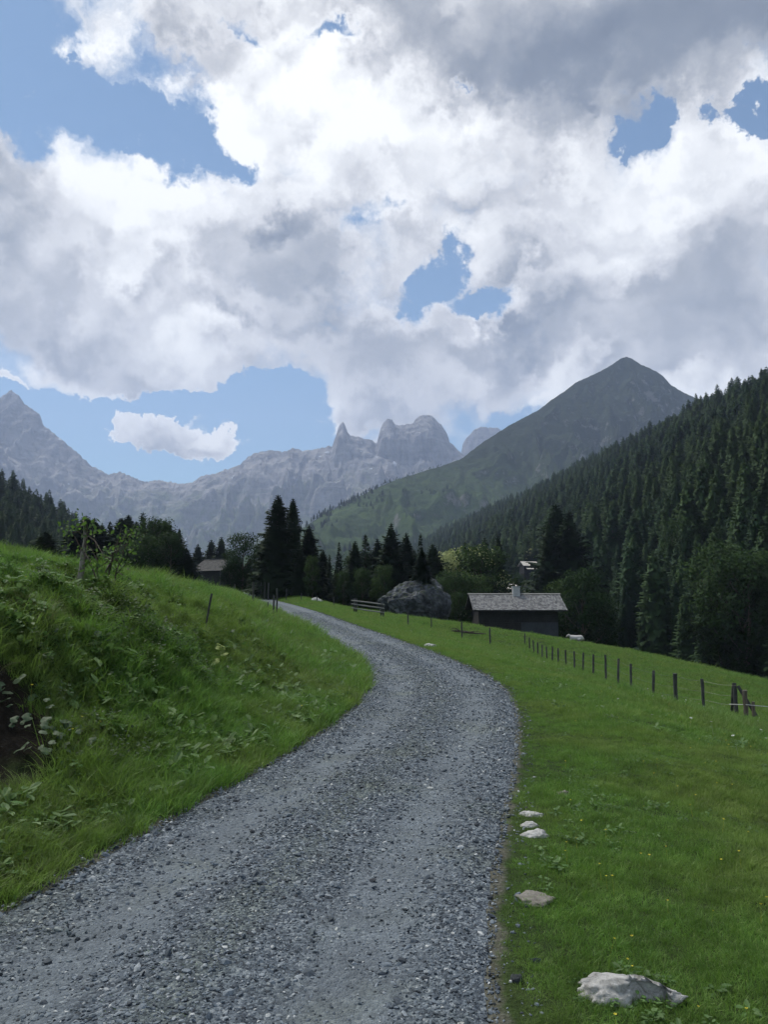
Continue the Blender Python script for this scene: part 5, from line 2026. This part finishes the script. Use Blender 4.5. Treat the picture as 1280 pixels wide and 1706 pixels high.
for (n, y0, y1, s0) in ((14000, 1.6, 6, 1.0), (26000, 6, 14, 1.25), (30000, 14, 32, 2.0), (30000, 32, 100, 3.6)):
    s = field(n, y0, y1, -1)
    x, y, d = s
    scar = ((x + 3.15) / .8) ** 2 + ((y - 6.3) / 1.15) ** 2
    hol = fbm(x * 1.5 - 3, y * 1.5 + 6, 3)
    steep = sstep(.9, 1.6, d) * (1 - sstep(3.5, 5, d)) * (1 - sstep(16, 26, y))
    keep = (d > .02 + .15 * nr.random(len(x)) ** 2) & (scar > .3 + .7 * nr.random(len(x))) & (hol > -.28 * 1 - 2 * (1 - steep))
    sets.append(cut(s, keep, s0 * nr.uniform(.7, 1.25, len(x))))
o, k = lay('bank_turf', sets, MID, 'dense green grass covering the left hill')
total += k
# --- dry stems
sets = []
for (n, y0, y1, s0, sd) in ((5000, 2, 14, .8, -1), (22000, 14, 50, 1.05, -1), (5000, 3, 25, .5, 1)):
    s = field(n, y0, y1, sd)
    x, y, d = s
    pn = fbm(x * .4 + 3, y * .3, 3)
    inner = 1.3 * np.exp(-((d - 1.6) / 1.4) ** 2) * sstep(11, 18, y) if sd < 0 else 0
    keep = (d > .6) & (pn + .55 * inner + .4 * nr.random(len(x)) > (.42 if sd < 0 else .5)) & (nr.random(len(x)) < (.7 if sd < 0 else .3))
    sets.append(cut(s, keep, s0 * nr.uniform(.6, 1.1, len(x))))
o, k = lay('dry_stems', sets, DRY, 'straw-coloured dry grass stems on the bank by the road bend')
total += k
# --- herbs
sets = []
for (n, y0, y1, s0, sd) in ((14000, 2, 7, .55, -1), (28000, 7, 16, .66, -1), (14000, 16, 30, .95, -1), (5000, 2, 9, .24, 1), (4000, 9, 22, .4, 1)):
    s = field(n, y0, y1, sd)
    x, y, d = s
    pn = fbm(x * .8 - 4, y * .8, 3)
    scar = ((x + 3.15) / .7) ** 2 + ((y - 6.3) / 1.0) ** 2
    keep = (d > .25) & (pn + .5 * nr.random(len(x)) > (.2 if sd < 0 else .42)) & (scar > .8)
    sets.append(cut(s, keep, s0 * nr.uniform(.6, 1.2, len(x))))
o, k = lay('broadleaf_herbs', sets, HERB, 'low broad-leaved herbs mixed into the grass', 'herbs')
total += k
# --- dark brambly undergrowth round the young trees and in the bank's hollows
bx = np.concatenate([nr.normal(-3.3, .45, 150), nr.uniform(-6, -1.5, 700)])
by = np.concatenate([nr.normal(9.9, .5, 150), nr.uniform(6.5, 12, 700)])
dlb = xL(by) - bx
pn = fbm(bx * .9 + 2, by * .9, 3)
keep = (dlb > .8) & ((np.arange(len(bx)) < 150) | (pn > .24)) & (((bx + 3.15) / .7) ** 2 + ((by - 6.3) / 1.0) ** 2 > .9)
o, k = lay('undergrowth', [(bx[keep], by[keep], nr.uniform(.25, .5, keep.sum()))], SHRUB, 'dark tangled undergrowth on the left bank below the young trees', 'undergrowth')


# --- flower heads
def flower_mesh(name, seed, mt, r_=.0065, h=.09):
    nr_ = np.random.default_rng(seed)
    V, Fc = [], []
    for k in range(6):
        a = k * 6.283 / 6
        i = len(V)
        V += [(0, 0, h), (math.cos(a - .45) * r_, math.sin(a - .45) * r_, h + .003), (math.cos(a) * r_ * 1.25, math.sin(a) * r_ * 1.25, h + .005), (math.cos(a + .45) * r_, math.sin(a + .45) * r_, h + .003)]
        Fc += [(i, i + 1, i + 2), (i, i + 2, i + 3)]
    i = len(V)
    V += [(-.001, 0, -.02), (.001, 0, -.02), (0, 0, h)]
    Fc += [(i, i + 1, i + 2)]
    return mesh_np(name, np.array(V), np.array(Fc), [M[mt]])


s = field(900, 2.3, 16, 1)
x, y, d = s
keep = (d > .4) & (fbm(x * .5 + 1, y * .5, 2) + .5 * nr.random(len(x)) > .2)
s2 = field(260, 3, 14, -1)
lay('buttercups', [cut(s, keep, nr.uniform(.7, 1.15, len(x))), cut(s2, s2[2] > .3, nr.uniform(.9, 1.5, len(s2[0])))], [flower_mesh('buttercup', 5, 'petal')], 'tiny yellow flower heads dotted over the grass', 'flowers')
s = field(900, 9, 45, 1)
lay('white_flowers', [cut(s, (s[2] > 1.5) & (nr.random(len(s[0])) < .5), nr.uniform(1.0, 1.8, len(s[0]))), cut(s2, (s2[2] > 1) & (nr.random(len(s2[0])) < .4), 1.1)], [flower_mesh('clover', 6, 'white_petal', .010, .13)], 'tiny white flower heads dotted over the meadow', 'flowers')


# ------------------------------------------------------------------ round-leaved plants on the bank
def round_leaf(name, seed, mt):
    rr_ = random.Random(seed)
    n = 14
    V = [(0, 0, 0)]
    for ring, (q, zz) in enumerate(((.55, .02), (1.0, -.02))):
        for k in range(n):
            a = 6.283 * (k + .5) / n
            notch = .45 if k in (0, n - 1) else 1.0
            r_ = .5 * q * notch * (1 + .07 * math.sin(5 * a) + rr_.uniform(-.05, .05))
            V.append((math.cos(a) * r_, math.sin(a) * r_, zz + .05 * math.sin(3 * a + seed) * q))
    Fc = [(0, 1 + k, 1 + (k + 1) % n) for k in range(n)]
    for k in range(n):
        k2 = (k + 1) % n
        Fc.append((1 + k, 1 + n + k, 1 + n + k2, 1 + k2))
    V += [(-.012, 0, 0), (.012, 0, 0), (.012, .25, -1.0), (-.012, .25, -1.0)]
    b = len(V) - 4
    Fc.append((b, b + 1, b + 2, b + 3))
    return mesh_np(name, np.array(V), Fc, [M[mt]], True)


RL = [round_leaf('leaf', 900 + i, 'coltsfoot') for i in range(4)]
YL = [round_leaf('leaf', 920 + i, 'yellowleaf') for i in range(2)]


def leafy(u, v, n, size, spread, label, group=None, leaves=RL, seed=0, up=.08):
    rr_ = random.Random(seed)
    x, y = ground_hit(u, v)
    e = empty('coltsfoot_plant' if leaves is RL else 'yellow_leaved_plant', (x, y, g1(x, y)))
    tag(e, label, 'plant', group)
    for k in range(n):
        dx, dy = rr_.gauss(0, spread), rr_.gauss(0, spread * .7)
        s = size * rr_.uniform(.65, 1.2)
        o = ob('leaf', leaves[k % len(leaves)], e, (dx, dy, g1(x + dx, y + dy) - e.location.z + up * rr_.uniform(.6, 1.8)))
        o.scale = (s, s, s)
        o.rotation_euler = (rr_.uniform(.15, .75), rr_.uniform(-.4, .4), rr_.uniform(-.9, .9))
    return e


leafy(45, 1232, 12, .078, .17, 'left clump of pale round coltsfoot leaves below the bare earth', None, RL, 1)
leafy(85, 1232, 14, .078, .17, 'large middle clump of pale round coltsfoot leaves below the bare earth', None, RL, 2)
leafy(125, 1240, 8, .085, .13, 'right clump of pale round coltsfoot leaves below the bare earth', None, RL, 3)
leafy(8, 1175, 5, .11, .09, 'pale round leaves on the bare earth at the left picture edge', None, RL, 4)
leafy(55, 1255, 6, .07, .10, 'small pale leaves lowest of the clumps below the bare earth', None, RL, 14)
G_ = 'scattered round-leaved plants on the left bank'
for k, (u, v, n, s) in enumerate(((205, 1150, 3, .09), (222, 1148, 2, .09), (170, 1140, 3, .08), (318, 1180, 3, .09), (190, 1092, 3, .10), (105, 1160, 2, .09), (390, 1150, 4, .09), (330, 1105, 3, .09), (415, 1075, 5, .10),
                                  (255, 1115, 2, .09), (300, 1045, 3, .11), (440, 1165, 2, .08), (240, 1225, 3, .07), (60, 1045, 3, .10), (380, 1065, 3, .1), (345, 1160, 2, .08))):
    leafy(u, v, n, s, .12, 'small clump of pale round leaves scattered in the grass of the left bank', G_, RL, 30 + k)
leafy(368, 1126, 6, .17, .06, 'bright yellow-green large-leaved plant in the middle of the left bank', None, YL, 60, .22)


# ------------------------------------------------------------------ gravel on the road
def pebble(seed):
    import bmesh
    bm = bmesh.new()
    bmesh.ops.create_icosphere(bm, subdivisions=1, radius=1)
    rr_ = random.Random(seed)
    for _ in range(5):
        d = Vector((rr_.gauss(0, 1), rr_.gauss(0, 1), rr_.gauss(0, 1))).normalized()
        lim = rr_.uniform(.45, .8)
        for v in bm.verts:
            q = v.co.dot(d)
            if q > lim:
                v.co -= d * (q - lim)
    for v in bm.verts:
        v.co.x *= 1.15
        v.co.y *= .85
        v.co.z *= .55
        v.co *= rr_.uniform(.92, 1.08)
    me = bpy.data.meshes.new('pebble')
    bm.to_mesh(me)
    bm.free()
    me.materials.append(M['gravel'])
    return me


PEB = [pebble(40 + i) for i in range(8)]
GX_, GY2, GS = [], [], []
for (y0, y1, dens, s_mean) in ((1.8, 4.5, 2900, .0066), (4.5, 8, 2000, .0080), (8, 15, 1150, .0100), (15, 28, 420, .0145), (28, 60, 110, .019)):
    n = int((y1 - y0) * 3.0 * dens)
    y = nr.uniform(y0, y1, n)
    q = nr.uniform(-.07, 1.07, n)
    edge_keep = nr.random(n) < np.where((q < 0) | (q > 1), .13, 1.0)
    # loose stones gather on the crown and the edges, the wheel tracks are packed fine
    trk = np.exp(-((q - .25) / .1) ** 2) + np.exp(-((q - .75) / .1) ** 2)
    pn = fbm(q * 3, y * .5, 3)
    edge_keep &= nr.random(n) < (1 - .6 * trk + .5 * pn)
    x = xL(y) + (xR(y) - xL(y)) * q
    ok = edge_keep & (np.abs(x) < .5 * y + 1.2)
    sz = s_mean * np.exp(nr.normal(size=n) * .42)
    big = nr.random(n) < .03
    sz = np.minimum(np.where(big, sz * nr.uniform(1.4, 2.2, n), sz), .03)
    GX_.append(x[ok])
    GY2.append(y[ok])
    GS.append(sz[ok])
X = np.concatenate(GX_)
Y = np.concatenate(GY2)
S = np.concatenate(GS)
n = len(X)
Z = road_z(X, Y) + S * .12
o = scatter_gn('gravel', np.stack([X, Y, Z], 1), np.stack([nr.normal(size=n) * .35, nr.normal(size=n) * .35, nr.uniform(0, 6.28, n)], 1), np.stack([S * nr.uniform(.8, 1.3, n), S, S * nr.uniform(.7, 1.2, n)], 1), nr.integers(0, 8, n), PEB)
tag(o, 'loose grey crushed stones covering the road', 'gravel', kind='stuff')
# thin weeds along the crown of the road
y = nr.uniform(3, 20, 2600)
q = nr.normal(.47, .10, 2600)
x = xL(y) + (xR(y) - xL(y)) * q
ok = (fbm(x * 1.3, y * .5 + 3, 3) + .3 * nr.random(2600) > .33)
SPARSE = [tuft_mesh('weed', 960 + i, 12, .012, .04, .004, .05, .9, 'grass') for i in range(3)]
k = int(ok.sum())
o = scatter_gn('road_weeds', np.stack([x[ok], y[ok], road_z(x[ok], y[ok])], 1), np.stack([np.zeros(k), np.zeros(k), nr.uniform(0, 6.28, k)], 1), np.repeat(nr.uniform(.5, 1.1, k)[:, None], 3, 1), nr.integers(0, 3, k), SPARSE)
tag(o, 'thin sparse weeds along the middle of the road', 'weeds', kind='stuff')
print('scatter', total, n)

# ------------------------------------------------------------------ haze
hz = MB()
hz.box((0, 3500, 900), (14400, 9000, 1960))
o = hz.build('haze', None)
o['kind'] = 'stuff'
tag(o, 'pale blue haze filling the valley air', 'haze')
m, t, out = mat('haze_air')
pv = t.new('ShaderNodeVolumePrincipled')
pv.inputs['Color'].default_value = (.60, .72, 1.0, 1)
pv.inputs['Density'].default_value = 1.2e-4
pv.inputs['Anisotropy'].default_value = .15
t.l.new(pv.outputs[0], out.inputs['Volume'])
o.data.materials.append(m)
